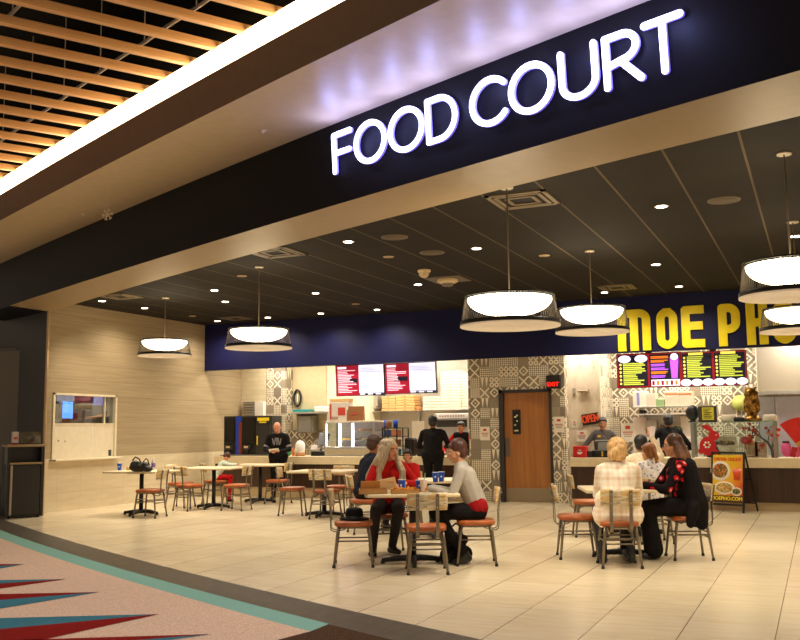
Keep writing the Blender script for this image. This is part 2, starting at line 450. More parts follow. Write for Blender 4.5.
# ---- wooden slats
M_SLAT = wood('light_oak_slat', (206, 150, 94), (228, 178, 120), 1, 'y', .5)
sd = Vector((math.sin(RAD(31.5)), math.cos(RAD(31.5)), 0)); sn = Vector((sd.y, -sd.x, 0))
base = PZ(0, 112, 5.06)
def slat_end(k):
    p = base + sn*(.487*k); t = 0
    while p.y + sd.y*t < yl(p.x + sd.x*t) - 1.06 and t < 30: t += .02
    return p, t
first = None
for k in range(-9, 12):
    p, t = slat_end(k)
    q = p + sd*(t-.02); L = 5.2
    c = q - sd*(L/2)
    o = B().box((0, 0, .04), (.075, L, .08), None, .004).build('ceiling_slat', M_SLAT)
    o.location = (c.x, c.y, 5.06); o.rotation_euler = (0, 0, -RAD(31.5))
    tag(o, 'long light oak slat hanging edge-on below the black mall ceiling', 'slat', 'oak slats of the mall ceiling')
M_HANG = mat('galvanised_hanger', (170, 160, 146), .5, .1)
for j, dist in enumerate((.55, 1.75, 2.95)):       # suspension rails lying over the slats, with drop wires
    b = B()
    pts = []
    for k in range(-9, 12):
        p, t = slat_end(k); q = p + sd*(t-.02-dist)
        pts.append(Vector((q.x, q.y, 5.19)))
    b.tube(pts, .018, 6)
    rail = b.build('suspension_rail', M_HANG)
    tag(rail, 'thin metal suspension rail across the oak slats, %s' % ('next to the glowing cove', 'middle of the three', 'farthest from the glowing cove')[j], 'rail', 'suspension rails over the slats')
    for k in range(0, len(pts), 2):
        w = B().cone(pts[k], pts[k]+Vector((0, 0, 1.05)), .006, .006, 5).build('hanger_wire', M_HANG, rail)

# ---- left wall: stone above, cream tile below, with the service window opening
wy0, wy1 = PX(54, 394, XL).y, PX(116, 394, XL).y
wz0, wz1, wzm = PX(60, 459, XL).z, PX(60, 394, XL).z, PX(60, 424, XL).z
zw = PX(60, 458.5, XL).z
b = B()
def lw(y0, y1, z0, z1, mi): b.b2((XL-.18, y0, z0), (XL, y1, z1), mi=mi)
lw(12.9, wy0, zw, ZC+.1, 0); lw(wy1, 22, zw, ZC+.1, 0); lw(wy0, wy1, wz1, ZC+.1, 0); 
lw(12.9, 22, 0, zw, 1)
struct(b.build('wall_left', [M_STONE, M_WAINS]))
# dark pier at the left end
p0 = PZ(40.6, 515.8); 
uw = Vector((-.93, .37, 0)).normalized()
b = B()
vd = (p0-Vector((0, 0, 0))).normalized(); pq = p0 + vd*.5; pe = p0 + uw*3
b.prism([(p0.x, p0.y), (pq.x, pq.y), (pe.x+.2, pe.y+.5), (pe.x, pe.y)], 4.5)
struct(b.build('wall_pier', mat('black_pier_panel', (58, 57, 58), .5, 0, .3)))
e = B().b2((-.02, -.02, 0), (.02, .02, ZS)).build('trim_3', mat('bronze_edge_trim', (196, 166, 128), .35, .6)); e.location = p0 + Vector((.01, .02, 0)); struct(e)

# window_1: frame, frosted lower panel, clear upper pane, ledge; a kitchen beyond
wn = thing('window_1', None, None, (XL, (wy0+wy1)/2, wz0)); wn['kind'] = 'structure'
ww, wh, wm = wy1-wy0, wz1-wz0, wzm-wz0
M_FR = mat('cream_window_frame', (226, 214, 184), .45)
b = B()
for y in (-ww/2, ww/2): b.box((-.06, y, wh/2), (.16, .05, wh+.04))
b.box((-.06, 0, wh), (.16, ww+.05, .04)); b.box((-.04, 0, wm), (.06, ww, .03)); b.box((-.04, ww*.33, (wm+wh)/2), (.04, .03, wh-wm))
b.build('window_frame', M_FR, wn)
B().box((-.05, 0, (wm+wh)/2), (.008, ww-.04, wh-wm), None).build('glass_pane', glass('window_glass', (235, 240, 240), .14), wn)
b = B().box((-.03, 0, wm/2), (.02, ww-.04, wm), None, 0, 0)
b.box((-.018, ww*.12, wm*.73), (.006, .03, wm*.5), None, 0, 1); b.box((-.018, -ww*.40, wm*.52), (.006, .03, .03), None, 0, 2); b.box((-.018, -ww*.30, wm*.5), (.006, .025, .02), None, 0, 2)
b.box((-.018, ww*.43, wm*.12), (.006, .08, .12), None, 0, 3)
b.build('lower_panel', [mat('ivory_panel', (228, 216, 188), .35), WHITE, mat('grey_screw', (120, 110, 96), .5), mat('dark_sticker', (50, 56, 50), .5)], wn)
B().box((.06, 0, -.02), (.22, ww+.14, .035), None, .006).build('window_sill', M_FR, wn)
b = B()
x0, x1 = XL-2.6, XL-.19
M_KT = mat('grey_kitchen_tile', (120, 112, 100), .5)
for nm, lo, hi in (('wall_kitchen', (x0-.06, wy0-.1, .5), (x0, wy1+5, 3)), ('wall_kitchen', (x0, wy0-.16, .5), (x1, wy0-.1, 3)), ('wall_kitchen', (x0, wy1+5, .5), (x1, wy1+5.06, 3)),
                   ('floor_kitchen', (x0, wy0-.1, .44), (x1, wy1+5, .5)), ('ceiling_kitchen', (x0, wy0-.1, 3), (x1, wy1+5, 3.06))):
    struct(B().b2(lo, hi).build(nm, M_KT))
# ------------------------------------------------------------------ back: bulkhead, tiled wall and door
XD0, XD1 = PY(469, 440, YB).x, PY(566, 440, YB).x        # the tiled wall's ends
struct(B().b2((XL, YB-.02, ZB), (2.55, YB+.12, ZC+.05)).build('wall_bulkhead', M_NAVY))
dl, dr = PY(500, 450, YB).x, PY(553, 450, YB).x; dt = PY(525, 389.5, YB).z
b = B()
b.b2((XD0, YB, 0), (dl, YB+.25, ZB)); b.b2((dr, YB, 0), (XD1, YB+.25, ZB)); b.b2((dl, YB, dt), (dr, YB+.25, ZB))
struct(b.build('wall_back', M_PAT))
dn = thing('door_1', None, None, ((dl+dr)/2, YB, 0)); dn['kind'] = 'structure'
W = dr-dl
M_DF = mat('charcoal_door_frame', (44, 38, 36), .5)
b = B(); b.b2((-W/2, -.03, 0), (-W/2+.09, .2, dt), .004); b.b2((W/2-.05, -.03, 0), (W/2, .2, dt), .004); b.b2((-W/2, -.03, dt-.06), (W/2, .2, dt), .004)
b.build('door_frame', M_DF, dn)
B().b2((-W/2+.09, .05, .01), (W/2-.05, .10, dt-.06)).build('door_leaf', wood('oak_door', (150, 92, 40), (178, 116, 56), 1, 'z', .4), dn)
B().b2((-W/2+.10, .035, .02), (W/2-.06, .05, .27)).build('kick_plate', mat('satin_kick_plate', (150, 134, 108), .4, .4), dn)
q = PY(507, 448, YB); B().b2((q.x-dn.location.x-.045, .035, q.z-.17), (q.x-dn.location.x+.05, .05, q.z+.2)).build('push_plate', mat('pewter_plate', (110, 100, 90), .4, .6), dn)
q = PY(516, 422, YB); cx = q.x-dn.location.x
b = B(); b.b2((cx-.08, .02, q.z-.24), (cx+.08, .05, q.z+.24), .006); b.b2((cx-.055, .012, q.z-.2), (cx+.055, .022, q.z+.2), mi=1)
for dz, dx, w in ((-.17, 0, .04), (-.06, -.02, .014), (.02, .02, .014), (.1, -.015, .02), (.13, .02, .02)): b.b2((cx+dx-w, .006, q.z+dz-.015), (cx+dx+w, .014, q.z+dz+.015), mi=2)
b.build('vision_light', [BLACKM, mat('dark_glass', (20, 22, 24), .1), mat('pale_reflected_dot', (220, 206, 150), .4)], dn)

# exit sign on the tiled wall
q = PY(553.5, 383.5, YB-.05)
t = thing('exit_sign', 'black exit sign with glowing red letters above the oak door corner', 'exit sign', (q.x, YB-.03, q.z))
B().box((0, -.02, .03), (.27, .1, .26), None, .008).build('sign_body', BLACKP, t)
b = B(); add_text(b, 'EXIT', .115, Matrix.Translation((0, -.075, -.02)), depth=.003, bold=.002); b.build('lettering', mat('red_exit_glow', (255, 40, 20), .5, em=(255, 26, 12), es=1.2), t)

def notice(px, py, Y, w, h, label):
    q = PY(px, py, Y)
    t = thing('notice', label, 'notice', (q.x, Y-.002, q.z))
    B().box((0, 0, 0), (w, .006, h)).build('paper', mat('white_paper', (232, 222, 204), .6), t)
    b = B(); b.box((0, -.005, h*.27), (w*.34, .003, h*.16)); 
    for k in range(3): b.box((0, -.005, h*(.02-.11*k)), (w*(.74-.1*k), .003, h*.05), mi=0 if k == 0 else 1)
    b.build('print', [mat('red_ink', (196, 60, 44), .6), mat('grey_ink', (170, 140, 126), .6)], t)
notice(485, 433.5, YB, .2, .27, 'white notice with red print on patterned tiles left of the oak door')
notice(559, 424.5, YB, .21, .3, 'white notice with red print on patterned tiles right of the oak door')

# ------------------------------------------------------------------ yellow letters on the bulkhead and white letters on the fascia
def arc(cx, cy, rx, ry, a0, a1, n=16): return [(cx+rx*math.cos(RAD(a0+(a1-a0)*i/n)), cy+ry*math.sin(RAD(a0+(a1-a0)*i/n))) for i in range(n+1)]
def strokes(ch, w, t, style):
    h = t/2; l, r, bt, tp = h, w-h, h, 1-h
    if style == 'round':
        return {'F': [[(l, bt), (l, tp)], [(l, tp), (r, tp)], [(l, .5), (r*.92, .5)]],
                'O': [arc(w/2, .5, w/2-h, .5-h, 0, 360, 36)],
                'D': [[(l, bt), (l, tp), (w*.42, tp)] + arc(w*.42, .5, w*.58-h, .5-h, 90, -90, 20) + [(l, bt)]],
                'C': [arc(w*.54, .5, w*.54-h, .5-h, 42, 318, 30)],
                'U': [[(l, tp), (l, .34)] + arc(w/2, .34, w/2-h, .34-h, 180, 360, 16) + [(r, tp)]],
                'R': [[(l, bt), (l, tp), (w*.5, tp)] + arc(w*.5, .71, w*.42-h, .29-h, 90, -90, 14) + [(l, .42)], [(w*.5, .42), (r, bt)]],
                'T': [[(w/2, bt), (w/2, tp)], [(l, tp), (r, tp)]]}[ch]
    k = .16
    return {'M': [[(l, bt), (l, tp), (r-k, tp)] + arc(r-k, tp-k, k, k, 90, 0, 6) + [(r, bt)], [(w/2, bt), (w/2, tp)]],
            'O': [[(l+k, tp), (r-k, tp)] + arc(r-k, tp-k, k, k, 90, 0, 5) + arc(r-k, bt+k, k, k, 0, -90, 5) + arc(l+k, bt+k, k, k, 270, 180, 5) + arc(l+k, tp-k, k, k, 180, 90, 5)],
            'E': [[(r, tp), (l, tp), (l, bt), (r, bt)], [(l, .52), (r*.92, .52)]],
            'P': [[(l, bt), (l, tp), (r-k, tp)] + arc(r-k, tp-k, k, k, 90, 0, 5) + arc(r-k, .40+k, k, k, 0, -90, 5) + [(l, .40)]],
            'H': [[(l, bt), (l, tp)], [(r, bt), (r, tp)], [(l, .52), (r, .52)]]}[ch]
def letter_mesh(b, ch, w, h, t, depth0, style):
    """letter in local xz plane, lower left at the origin, front towards -y; t = stroke in units of the height"""
    wn_ = w/h; depth = depth0
    for path in strokes(ch, wn_, t, style):
        for a, c in zip(path, path[1:]):
            a, c = Vector((a[0], 0, a[1]))*h, Vector((c[0], 0, c[1]))*h
            d = c-a
            if d.length < 1e-5: continue
            ang = math.atan2(d.z, d.x); depth += .00012
            b.box((a+c)/2, (d.length+.002, depth, t*h), (0, -ang, 0))
        rnd = style == 'round'
        for i, p in enumerate(path):
            end = i in (0, len(path)-1) and path[0] != path[-1]
            if end and not rnd:
                continue
            r = t*h/2*(.999 if not end else .98); depth += .00012
            b.cone((p[0]*h, depth/2, p[1]*h), (p[0]*h, -depth/2, p[1]*h), r, r, 18, smooth=False)
        if not rnd:      # squared ends and corners
            for i, p in enumerate(path):
                depth += .00012
                if i in (0, len(path)-1): b.box((p[0]*h, 0, p[1]*h), (t*h, depth, t*h))
    return b
M_YEL = mat('yellow_letter', (250, 226, 22), .45)
for ch, x0, x1, y0, y1, nth in (('M', 618.5, 651.5, 310.5, 351.5, 'left end'), ('O', 657.5, 678.5, 308.8, 349.3, 'between the M and the E'), ('E', 682.5, 705.5, 306.3, 348, 'right of the O'),
                                ('P', 719.3, 741.5, 304.2, 346.4, 'first of the second word'), ('H', 747.5, 769, 302.5, 345, 'next to the P'), ('O', 774, 797, 301, 344, 'last one, partly behind a pendant')):
    a, c = PY(x0, y1, YB-.04), PY(x1, y1, YB-.04); top = PY(x0, y0, YB-.04)
    o = letter_mesh(B(), ch, c.x-a.x, top.z-a.z, .195, .03, 'square').build('wall_letter', M_YEL)
    o.location = (a.x, YB-.036, a.z)
    tag(o, 'yellow letter %s on the navy bulkhead, %s' % (ch, nth), 'letter', 'yellow letters on the navy bulkhead')

M_LET = mat('white_letter_face', (255, 255, 255), .5, em=(196, 200, 255), es=3.2)
M_LSIDE = mat('white_letter_return', (200, 196, 255), .4, em=(120, 100, 255), es=.55)
def on_fascia(px, py):
    d = ray(px, py); lo, hi = 2.0, 30.0
    for _ in range(50):
        t = (lo+hi)/2; p = CAMP + d*t
        ln = LEAN*(p.z-ZS)/(ZF-ZS)
        if p.y > yl(p.x)-ln: hi = t
        else: lo = t
    return p
SIGN = [('F', 331, 351, 131, 176, 'first letter of FOOD'), ('O', 352.8, 384.7, 119, 166.5, 'second letter of FOOD'), ('O', 387, 422.5, 105.5, 155, 'third letter of FOOD'), ('D', 424.7, 456, 94, 145.5, 'last letter of FOOD'),
        ('C', 468.8, 507.5, 74, 128.5, 'first letter of COURT'), ('O', 507.8, 553, 60, 115, 'second letter of COURT'), ('U', 558, 597, 41, 101, 'third letter of COURT'), ('R', 602.5, 642.5, 29.5, 89.5, 'fourth letter of COURT'), ('T', 641.7, 684.5, 9, 75, 'last letter of COURT')]
for ch, x0, x1, y0, y1, nth in SIGN:
    ym = (y0+y1)/2; sl = .30
    x0, x1 = x0+4.6-(x0-331)*.004, x1+4.6-(x0-331)*.004
    A_, C_ = on_fascia(x0, ym + sl*(x1-x0)/2), on_fascia(x1, ym - sl*(x1-x0)/2)
    ang = math.atan2(C_.y-A_.y, C_.x-A_.x); w = (Vector((C_.x, C_.y))-Vector((A_.x, A_.y))).length
    zb_, zt_ = 3.905-.058*(x0-331)/320, 4.315-.058*(x0-331)/320
    o = thing('sign_letter', 'glowing white letter %s on the black fascia, %s' % (ch, nth), 'letter', (A_.x, A_.y, zb_), ang, 'glowing letters of the fascia sign')
    o.rotation_euler = (math.atan(LEAN/(ZF-ZS)), 0, ang)
    nrm = Vector((math.sin(ang), -math.cos(ang), 0))
    o.location = Vector((yl(0)*0 + A_.x, A_.y, zb_)) + nrm*.012
    b = B(); letter_mesh(b, ch, w, zt_-zb_, .124, .006, 'round'); f = b.build('letter_face', M_LET, o); f.location = (0, -.018, 0)
    b = B(); letter_mesh(b, ch, w, zt_-zb_, .132, .02, 'round'); b.build('letter_return', M_LSIDE, o)

# ------------------------------------------------------------------ pendants
M_DIFF = mat('glowing_bowl', (255, 250, 238), .5, em=(255, 236, 200), es=7.5)
M_STR = mat('charcoal_string', (62, 54, 44), .7)
M_RING = mat('bronze_black_ring', (30, 26, 24), .4, .4)
def pendant_make(drop, R, hh, label):
    """origin at the ceiling; drop = rod length to the shade's top"""
    t = thing('pendant_lamp', label, 'pendant lamp', (0, 0, ZC), 0, 'drum pendants of the seating area')
    B().cone((0, 0, -.02), (0, 0, 0), .065, .07, 16).build('canopy', mat('pale_canopy', (170, 156, 132), .4), t)
    B().cone((0, 0, -drop-.06), (0, 0, -.01), .008, .008, 8).build('rod', mat('bronze_rod', (110, 96, 76), .4, .5), t)
    zt, zb = -drop, -drop-hh
    b = B(); n = 96; Rt = R*.90
    for k in range(n):
        a = 2*math.pi*k/n; c, s = math.cos(a), math.sin(a)
        b.tube([(Rt*c, Rt*s, zt), (R*c, R*s, zb)], .0032, 3)
    b.build('string_shade', M_STR, t)
    b = B(); b.tube([(Rt*math.cos(2*math.pi*k/48), Rt*math.sin(2*math.pi*k/48), zt) for k in range(48)], .009, 6, closed=True)
    for k in range(3):
        a = 2*math.pi*k/3+.3; b.cone((0, 0, zt), (Rt*math.cos(a), Rt*math.sin(a), zt), .006, .006, 6)
    b.build('top_ring', M_RING, t)
    b = B(); b.lathe([(R-.008, zb+.055), (R+.002, zb+.055), (R+.006, zb+.018), (R-.004, zb+.014)], seg=48)
    b.build('bottom_ring', M_RING, t)
    b = B(); b.lathe([(R+.002, zb+.014), (R+.004, zb), (R-.012, zb-.002), (R-.02, zb+.006), (.001, zb+.006), (.001, zb+.012), (R-.003, zb+.014)], seg=48)
    b.build('glow_disc', mat('painted_bowl_glow', (232, 220, 198), .35, em=(255, 226, 190), es=.15), t)  # added disc; its faint glow stands in for bowl light inside the drum
    b = B(); Ri = Rt*.95; d = hh*.56
    b.lathe([(.001, zt-.012), (Ri*.6, zt-.012), (Ri, zt-.02)] + [(Ri*math.cos(RAD(a))**.8, zt-.02-d*math.sin(RAD(a))) for a in range(6, 90, 7)] + [(.001, zt-.02-d)], seg=40)
    b.build('glowing_bowl', M_DIFF, t)
    return t
PEND = [(165.6, 297.5, 337.5, 139, 191.5, 358.5, 'smallest looking drum pendant, over the far left tables'), (259.2, 266.5, 325.5, 226.5, 293, 351.5, 'drum pendant in front of the navy bulkhead, second from the left wall'),
        (506.7, 187, 290.5, 462, 561, 331.5, 'large drum pendant hanging in the middle of the court'), (589.5, 250.5, 304.5, 557, 630, 336, 'drum pendant directly behind the large middle one'),
        (784, 153, 256, 735, 836, 303, 'drum pendant nearest the camera, cut by the right edge'), (792.7, 221.5, 305.5, 756, 830, 335, 'drum pendant below and behind the one cut by the right edge')]
LAMPS = []
for cx, cy, yt, x0, x1, yb_, lab in PEND:
    a = PZ(cx, cy, ZC); dep = (a-CAMP).dot(FW)
    s = dep/F
    R = (x1-x0)/2*s*.985
    zt = PY(cx, yt, a.y-R*.82).z
    # the shade's top centre appears a little above its front rim
    drop = ZC-zt; hh = .235
    zbot = PY((x0+x1)/2, yb_, a.y+R*.9).z
    hh = max(.16, min(.42, zt-zbot))
    t = pendant_make(drop, R, hh, lab); t.location = (a.x, a.y, ZC)
    LAMPS.append((a.x, a.y, ZC-drop-hh*.8, R))

# ------------------------------------------------------------------ ceiling fittings
M_DOWN = mat('downlight_lens', (255, 248, 235), .4, em=(255, 232, 205), es=14)
M_TRIM = mat('white_downlight_trim', (200, 184, 158), .5)
DL = [(348.4, 241.8, 'near the first vent'), (476.5, 248.5, 'left of the big middle pendant rod'), (661.5, 206.5, 'nearest the camera'), (656, 264.5, 'above the yellow letters'), (679, 286.5, 'just over the yellow letter E'), (604.5, 292.5, 'just over the yellow letter M'),
      (418, 284.5, 'under the domed detector'), (214.4, 290.3, 'left of the second pendant rod'), (225.2, 301.7, 'beside the second pendant'), (217.5, 321, 'at the navy bulkhead corner'), (267.8, 317.5, 'right behind the second pendant'), (315.5, 293.2, 'middle of the left half'),
      (320.8, 313.5, 'close to the navy bulkhead'), (377, 309.6, 'close to the bulkhead over the menu screens'), (102, 301, 'at the left wall'), (144.8, 308, 'left of the first pendant rod'), (795.4, 236.3, 'at the right edge between two pendants')]
for i, (x, y, w) in enumerate(DL):
    a = PZ(x, y, ZC)
    t = thing('downlight', 'small round lit ceiling downlight %s' % w, 'downlight', (a.x, a.y, ZC), 0, 'lit recessed downlights')
    B().lathe([(.058, -.001), (.078, -.004), (.082, .0)], seg=20).build('trim_ring', M_TRIM, t)
    B().cone((0, 0, -.006), (0, 0, -.001), .056, .058, 20).build('lens', M_DOWN, t)
    LAMPS.append((a.x, a.y, ZC-.03, 0))
for x, y, w in ((242, 276, 'left of the second pendant rod'), (388.4, 256.8, 'left of the ceiling speaker'), (544.3, 255.6, 'between two pendant rods'), (355.6, 304, 'over the left menu screens'), (192.4, 316, 'beside the first pendant')):
    a = PZ(x, y, ZC)
    t = thing('downlight', 'small unlit tan downlight in the dark ceiling %s' % w, 'downlight', (a.x, a.y, ZC), 0, 'unlit recessed downlights')
    B().lathe([(.05, -.006), (.075, -.005), (.08, .0)], seg=18).build('trim_ring', mat('tan_trim_ring', (176, 150, 110), .5), t)
    B().cone((0, 0, -.005), (0, 0, -.001), .05, .05, 18).build('lens', mat('dull_lens', (150, 126, 92), .5), t)
def vent(x, y, s, lab):
    a = PZ(x, y, ZC)
    t = thing('ceiling_vent', lab, 'vent', (a.x, a.y, ZC))
    M1 = mat('bronze_vent_metal', (112, 98, 76), .5, .2)
    b = B(); h = s/2
    for sx, sy, w, l in ((0, -1, s, .05), (0, 1, s, .05), (-1, 0, .05, s), (1, 0, .05, s)): b.box((sx*(h-.025), sy*(h-.025), -.008), (w, l, .016))
    b.build('vent_frame', M1, t)
    B().box((0, 0, -.002), (s-.08, s-.08, .004)).build('vent_throat', mat('vent_black', (14, 13, 12), .9), t)
    for k in (.36, .22):
        b = B(); q = s*k
        for sx, sy, w, l in ((0, -1, 2*q, .045), (0, 1, 2*q, .045), (-1, 0, .045, 2*q), (1, 0, .045, 2*q)): b.box((sx*q, sy*q, -.014), (w, l, .008))
        b.build('vent_cone', M1, t)
vent(523, 199.5, .66, 'square bronze air vent beside the big middle pendant rod')
vent(275.5, 252, .66, 'square bronze air vent near the beam, left of centre')
vent(120, 296, .62, 'square bronze air vent close to the left wall')
vent(236, 318, .6, 'square bronze air vent close to the navy bulkhead')
vent(617, 287, .6, 'square bronze air vent over the yellow letter M')
for x, y, w in ((394.5, 237, 'left of the big pendant rod'), (432, 252.5, 'above the domed detectors'), (724, 200, 'at the right, beside the nearest pendant rod')):
    a = PZ(x, y, ZC)
    t = thing('ceiling_speaker', 'flush round dark ceiling speaker %s' % w, 'speaker', (a.x, a.y, ZC))
    B().cone((0, 0, -.008), (0, 0, 0), .155, .16, 28).build('grille', mat('taupe_grille', (88, 76, 60), .8), t)
    B().lathe([(.155, -.004), (.16, -.012), (.172, -.01), (.175, 0)], seg=28).build('rim', mat('taupe_rim', (96, 82, 64), .6), t)
a = PZ(424, 270, ZC)
t = thing('camera_dome', 'small cream dome camera on the dark ceiling', 'security camera', (a.x, a.y, ZC))
B().lathe([(.10, 0), (.105, -.03), (.09, -.04)], seg=20).build('dome_base', mat('cream_plastic', (212, 190, 150), .45), t)
B().lathe([(.088, -.035), (.075, -.085), (.045, -.115), (.001, -.125)], seg=18).build('dome', mat('cream_dome', (196, 176, 140), .25), t)
a = PZ(447.5, 279, ZC)
t = thing('smoke_detector', 'round cream detector on a square plate in the ceiling', 'detector', (a.x, a.y, ZC))
B().box((0, 0, -.006), (.62, .62, .012)).build('plate', mat('bronze_plate', (96, 82, 64), .5), t)
B().lathe([(.17, -.012), (.175, -.05), (.12, -.075), (.001, -.08)], seg=22).build('detector_body', mat('cream_plastic'), t)
B().lathe([(.10, -.07), (.09, -.115), (.001, -.12)], seg=18).build('sensor', mat('grey_sensor', (120, 110, 96), .5), t)
# two sprinkler-like bits on the outer soffit
for x, y, w in ((263, 131, 'nearer the sign'), (84, 214, 'nearer the left end')):
    a = PZ(x, y, ZF)
    t = one(B().lathe([(.045, 0), (.045, -.008), (.015, -.02), (.001, -.03)], seg=14), 'sprinkler', mat('cream_plastic'), 'small pale sprinkler cap on the tan soffit %s' % w, 'sprinkler', (a.x, a.y, ZF))
a = PZ(108, 196, ZF)
b = B()
t = thing('hanging_snowflake', 'small pale snowflake ornament hanging from the tan soffit', 'ornament', (a.x, a.y, ZF))
B().cone((0, 0, -.16), (0, 0, 0), .0015, .0015, 4).build('thread', WHITE, t)
b = B()
for k in range(3):
    an = k*math.pi/3 + .2; d = Vector((math.cos(an)*.9, .3*math.cos(an), math.sin(an)))*.075
    b.cone(Vector((0, 0, -.24))-d, Vector((0, 0, -.24))+d, .009, .009, 5)
    for sg in (-1, 1):
        for sw in (-.7, .7):
            e = Vector((math.cos(an+sw)*.9, .3*math.cos(an+sw), math.sin(an+sw)))*.034
            b.cone(Vector((0, 0, -.24))+d*sg*.6, Vector((0, 0, -.24))+d*sg*.6+e*sg, .007, .006, 5)
b.build('snowflake', mat('cream_felt', (226, 204, 160), .8), t)
# ------------------------------------------------------------------ chairs and tables
def seat_mat():
    n = NB('tan_leather_seat', .38, .5)
    f = n.noise(n.tc.outputs['Object'], 12, 4); n.bump(n.noise(n.tc.outputs['Object'], 90, 2), .15, .003)
    return n.col(n.ramp(f, [(.3, (150, 74, 28)), (.7, (186, 99, 42))]))
def back_mat():
    n = NB('distressed_printed_laminate', .45, .4)
    f = n.noise(n.vec(n.mul(n.x, 9), n.mul(n.y, 4), n.mul(n.z, 34)), 1, 4, .65)
    g = n.noise(n.vec(n.mul(n.x, 5), n.mul(n.y, 5), n.mul(n.z, 9)), 1.4, 2)
    c = n.ramp(f, [(.30, (74, 62, 50)), (.42, (190, 172, 138)), (.58, (228, 214, 184)), (.72, (120, 104, 86))])
    y = n.mul(n.gt(g, .56), .6)
    bl = n.mul(n.lt(g, .36), .4)
    return n.col(n.mix(bl, n.mix(y, c, (206, 160, 62)), (92, 104, 118)))
M_SEAT, M_BACK = seat_mat(), back_mat()
def make_chair():
    t = thing('dining_chair', None, 'chair', (0, 0, 0), 0, None)      # faces +y
    b = B(); n = 24; prof = [(-.030, .93), (-.022, 1.0), (.006, 1.0), (.018, .95), (.024, .80), (.026, .4)]
    rings = []
    for z, k in prof:
        ring = []
        for i in range(n):
            a = 2*math.pi*i/n; ca, sa = math.cos(a), math.sin(a)
            ex = .42; sx = abs(ca)**ex*(1 if ca > 0 else -1); sy = abs(sa)**ex*(1 if sa > 0 else -1)
            w = .205 + .012*sy
            ring.append(b.bm.verts.new((sx*w*k, sy*.205*k, .452+z)))
        rings.append(ring)
    for A, C in zip(rings, rings[1:]):
        for i in range(n): b.bm.faces.new((A[i], A[(i+1) % n], C[(i+1) % n], C[i])).smooth = True
    b.bm.faces.new(rings[0][::-1]); b.bm.faces.new(rings[-1]).smooth = True
    b.build('seat', M_SEAT, t)
    b = B(); 
    for y in (-.15, .15): b.box((0, y, .412), (.33, .03, .022))
    for x in (-.15, .15): b.box((x, 0, .412), (.03, .33, .022))
    b.build('seat_frame', GREY, t)
    for sx in (-1, 1):
        for sy in (-1, 1):
            L = B().tube([(sx*.155, sy*.155, .42), (sx*.165, sy*.168, .34), (sx*.198, sy*.205, .02)], [.017, .0165, .0125], 8).build('leg', GREY, t)
            B().cone((sx*.199, sy*.206, 0), (sx*.198, sy*.205, .03), .019, .016, 10).build('foot_glide', BLACKM, L)
    b = B()
    for z, k in ((.30, .0), (.245, 0)):
        q = .155 + (.42-z)*.105
        b.cone((-q, -q-.003, z), (q, -q-.003, z), .0085); b.cone((-q, q+.003, z), (q, q+.003, z), .0085)
    q = .155 + (.42-.272)*.105
    for s in (-1, 1): b.cone((s*q, -q, .272), (s*q, q, .272), .0085)
    b.build('stretcher', GREY, t)
    for sx in (-1, 1):
        b = B(); b.tube([(sx*.10, -.085, .392), (sx*.10, -.16, .372), (sx*.10, -.208, .365), (sx*.10, -.238, .385), (sx*.10, -.245, .43), (sx*.10, -.246, .55), (sx*.10, -.262, .70), (sx*.10, -.282, .80)], 0, flat=(.017, .004))
        p = b.build('back_post', GREY, t)
        b = B()
        for z, y in ((.665, -.266), (.76, -.281)): b.cone((sx*.10, y+.002, z), (sx*.10, y-.006, z), .008, .008, 8)
        b.build('bolt', mat('steel_bolt', (180, 172, 156), .3, .9), p)
    b = B(); nx, nz = 10, 4; th = .012
    def pt(i, k, o):
        x = -.205+.41*i/nx; z = .635+.175*k/nz
        y = -.246 - (z-.55)*.13 - .006 + .035*(x/.2)**2 + o
        if k in (0, nz) and i in (0, nx): x *= .975
        return (x, y+.012, z)
    Fv = [[b.bm.verts.new(pt(i, k, 0)) for k in range(nz+1)] for i in range(nx+1)]
    Rv = [[b.bm.verts.new(pt(i, k, th)) for k in range(nz+1)] for i in range(nx+1)]
    for i in range(nx):
        for k in range(nz):
            b.bm.faces.new((Fv[i][k], Fv[i+1][k], Fv[i+1][k+1], Fv[i][k+1])).smooth = True
            b.bm.faces.new((Rv[i][k], Rv[i][k+1], Rv[i+1][k+1], Rv[i+1][k])).smooth = True
    for i in range(nx):
        for k in (0, nz): b.bm.faces.new((Fv[i][k], Fv[i+1][k], Rv[i+1][k], Rv[i][k]))
    for k in range(nz):
        for i in (0, nx): b.bm.faces.new((Fv[i][k], Fv[i][k+1], Rv[i][k+1], Rv[i][k]))
    b.build('backrest', M_BACK, t)
    return t
CH0 = None
def chair(x, y, rz, label):
    global CH0
    if CH0 is None:
        CH0 = make_chair(); CH0.location = (x, y, 0); CH0.rotation_euler = (0, 0, RAD(rz)); tag(CH0, label, None, 'dining chairs of the food court'); return CH0
    return dup(CH0, (x, y, 0), RAD(rz), label, 'dining chairs of the food court')
def make_table(w, d):
    t = thing('dining_table', None, 'table')
    b = B(); b.box((0, 0, .748), (w, d, .036), None, .012, 0, 3); b.build('tabletop', CREAM, t)
    B().box((0, 0, .722), (.36, .36, .016)).build('support_plate', BLACKM, t)
    B().cone((0, 0, .05), (0, 0, .72), .038, .038, 16).build('column', BLACKM, t)
    b = B(); b.lathe([(.001, .10), (.06, .09), (.075, .05), (.075, .03), (.001, .03)], seg=16)
    for k in range(4):
        a = k*math.pi/2; c, s = math.cos(a), math.sin(a)
        b.tube([(0, 0, .062), (.15*c, .15*s, .055), (.34*c, .34*s, .035)], [.036, .032, .024], 8)
    base = b.build('cross_base', BLACKM, t)
    for k in range(4):
        a = k*math.pi/2; B().cone((.33*math.cos(a), .33*math.sin(a), 0), (.33*math.cos(a), .33*math.sin(a), .035), .026, .02, 10).build('foot_glide', BLACKM, base)
    return t
TB0 = {}
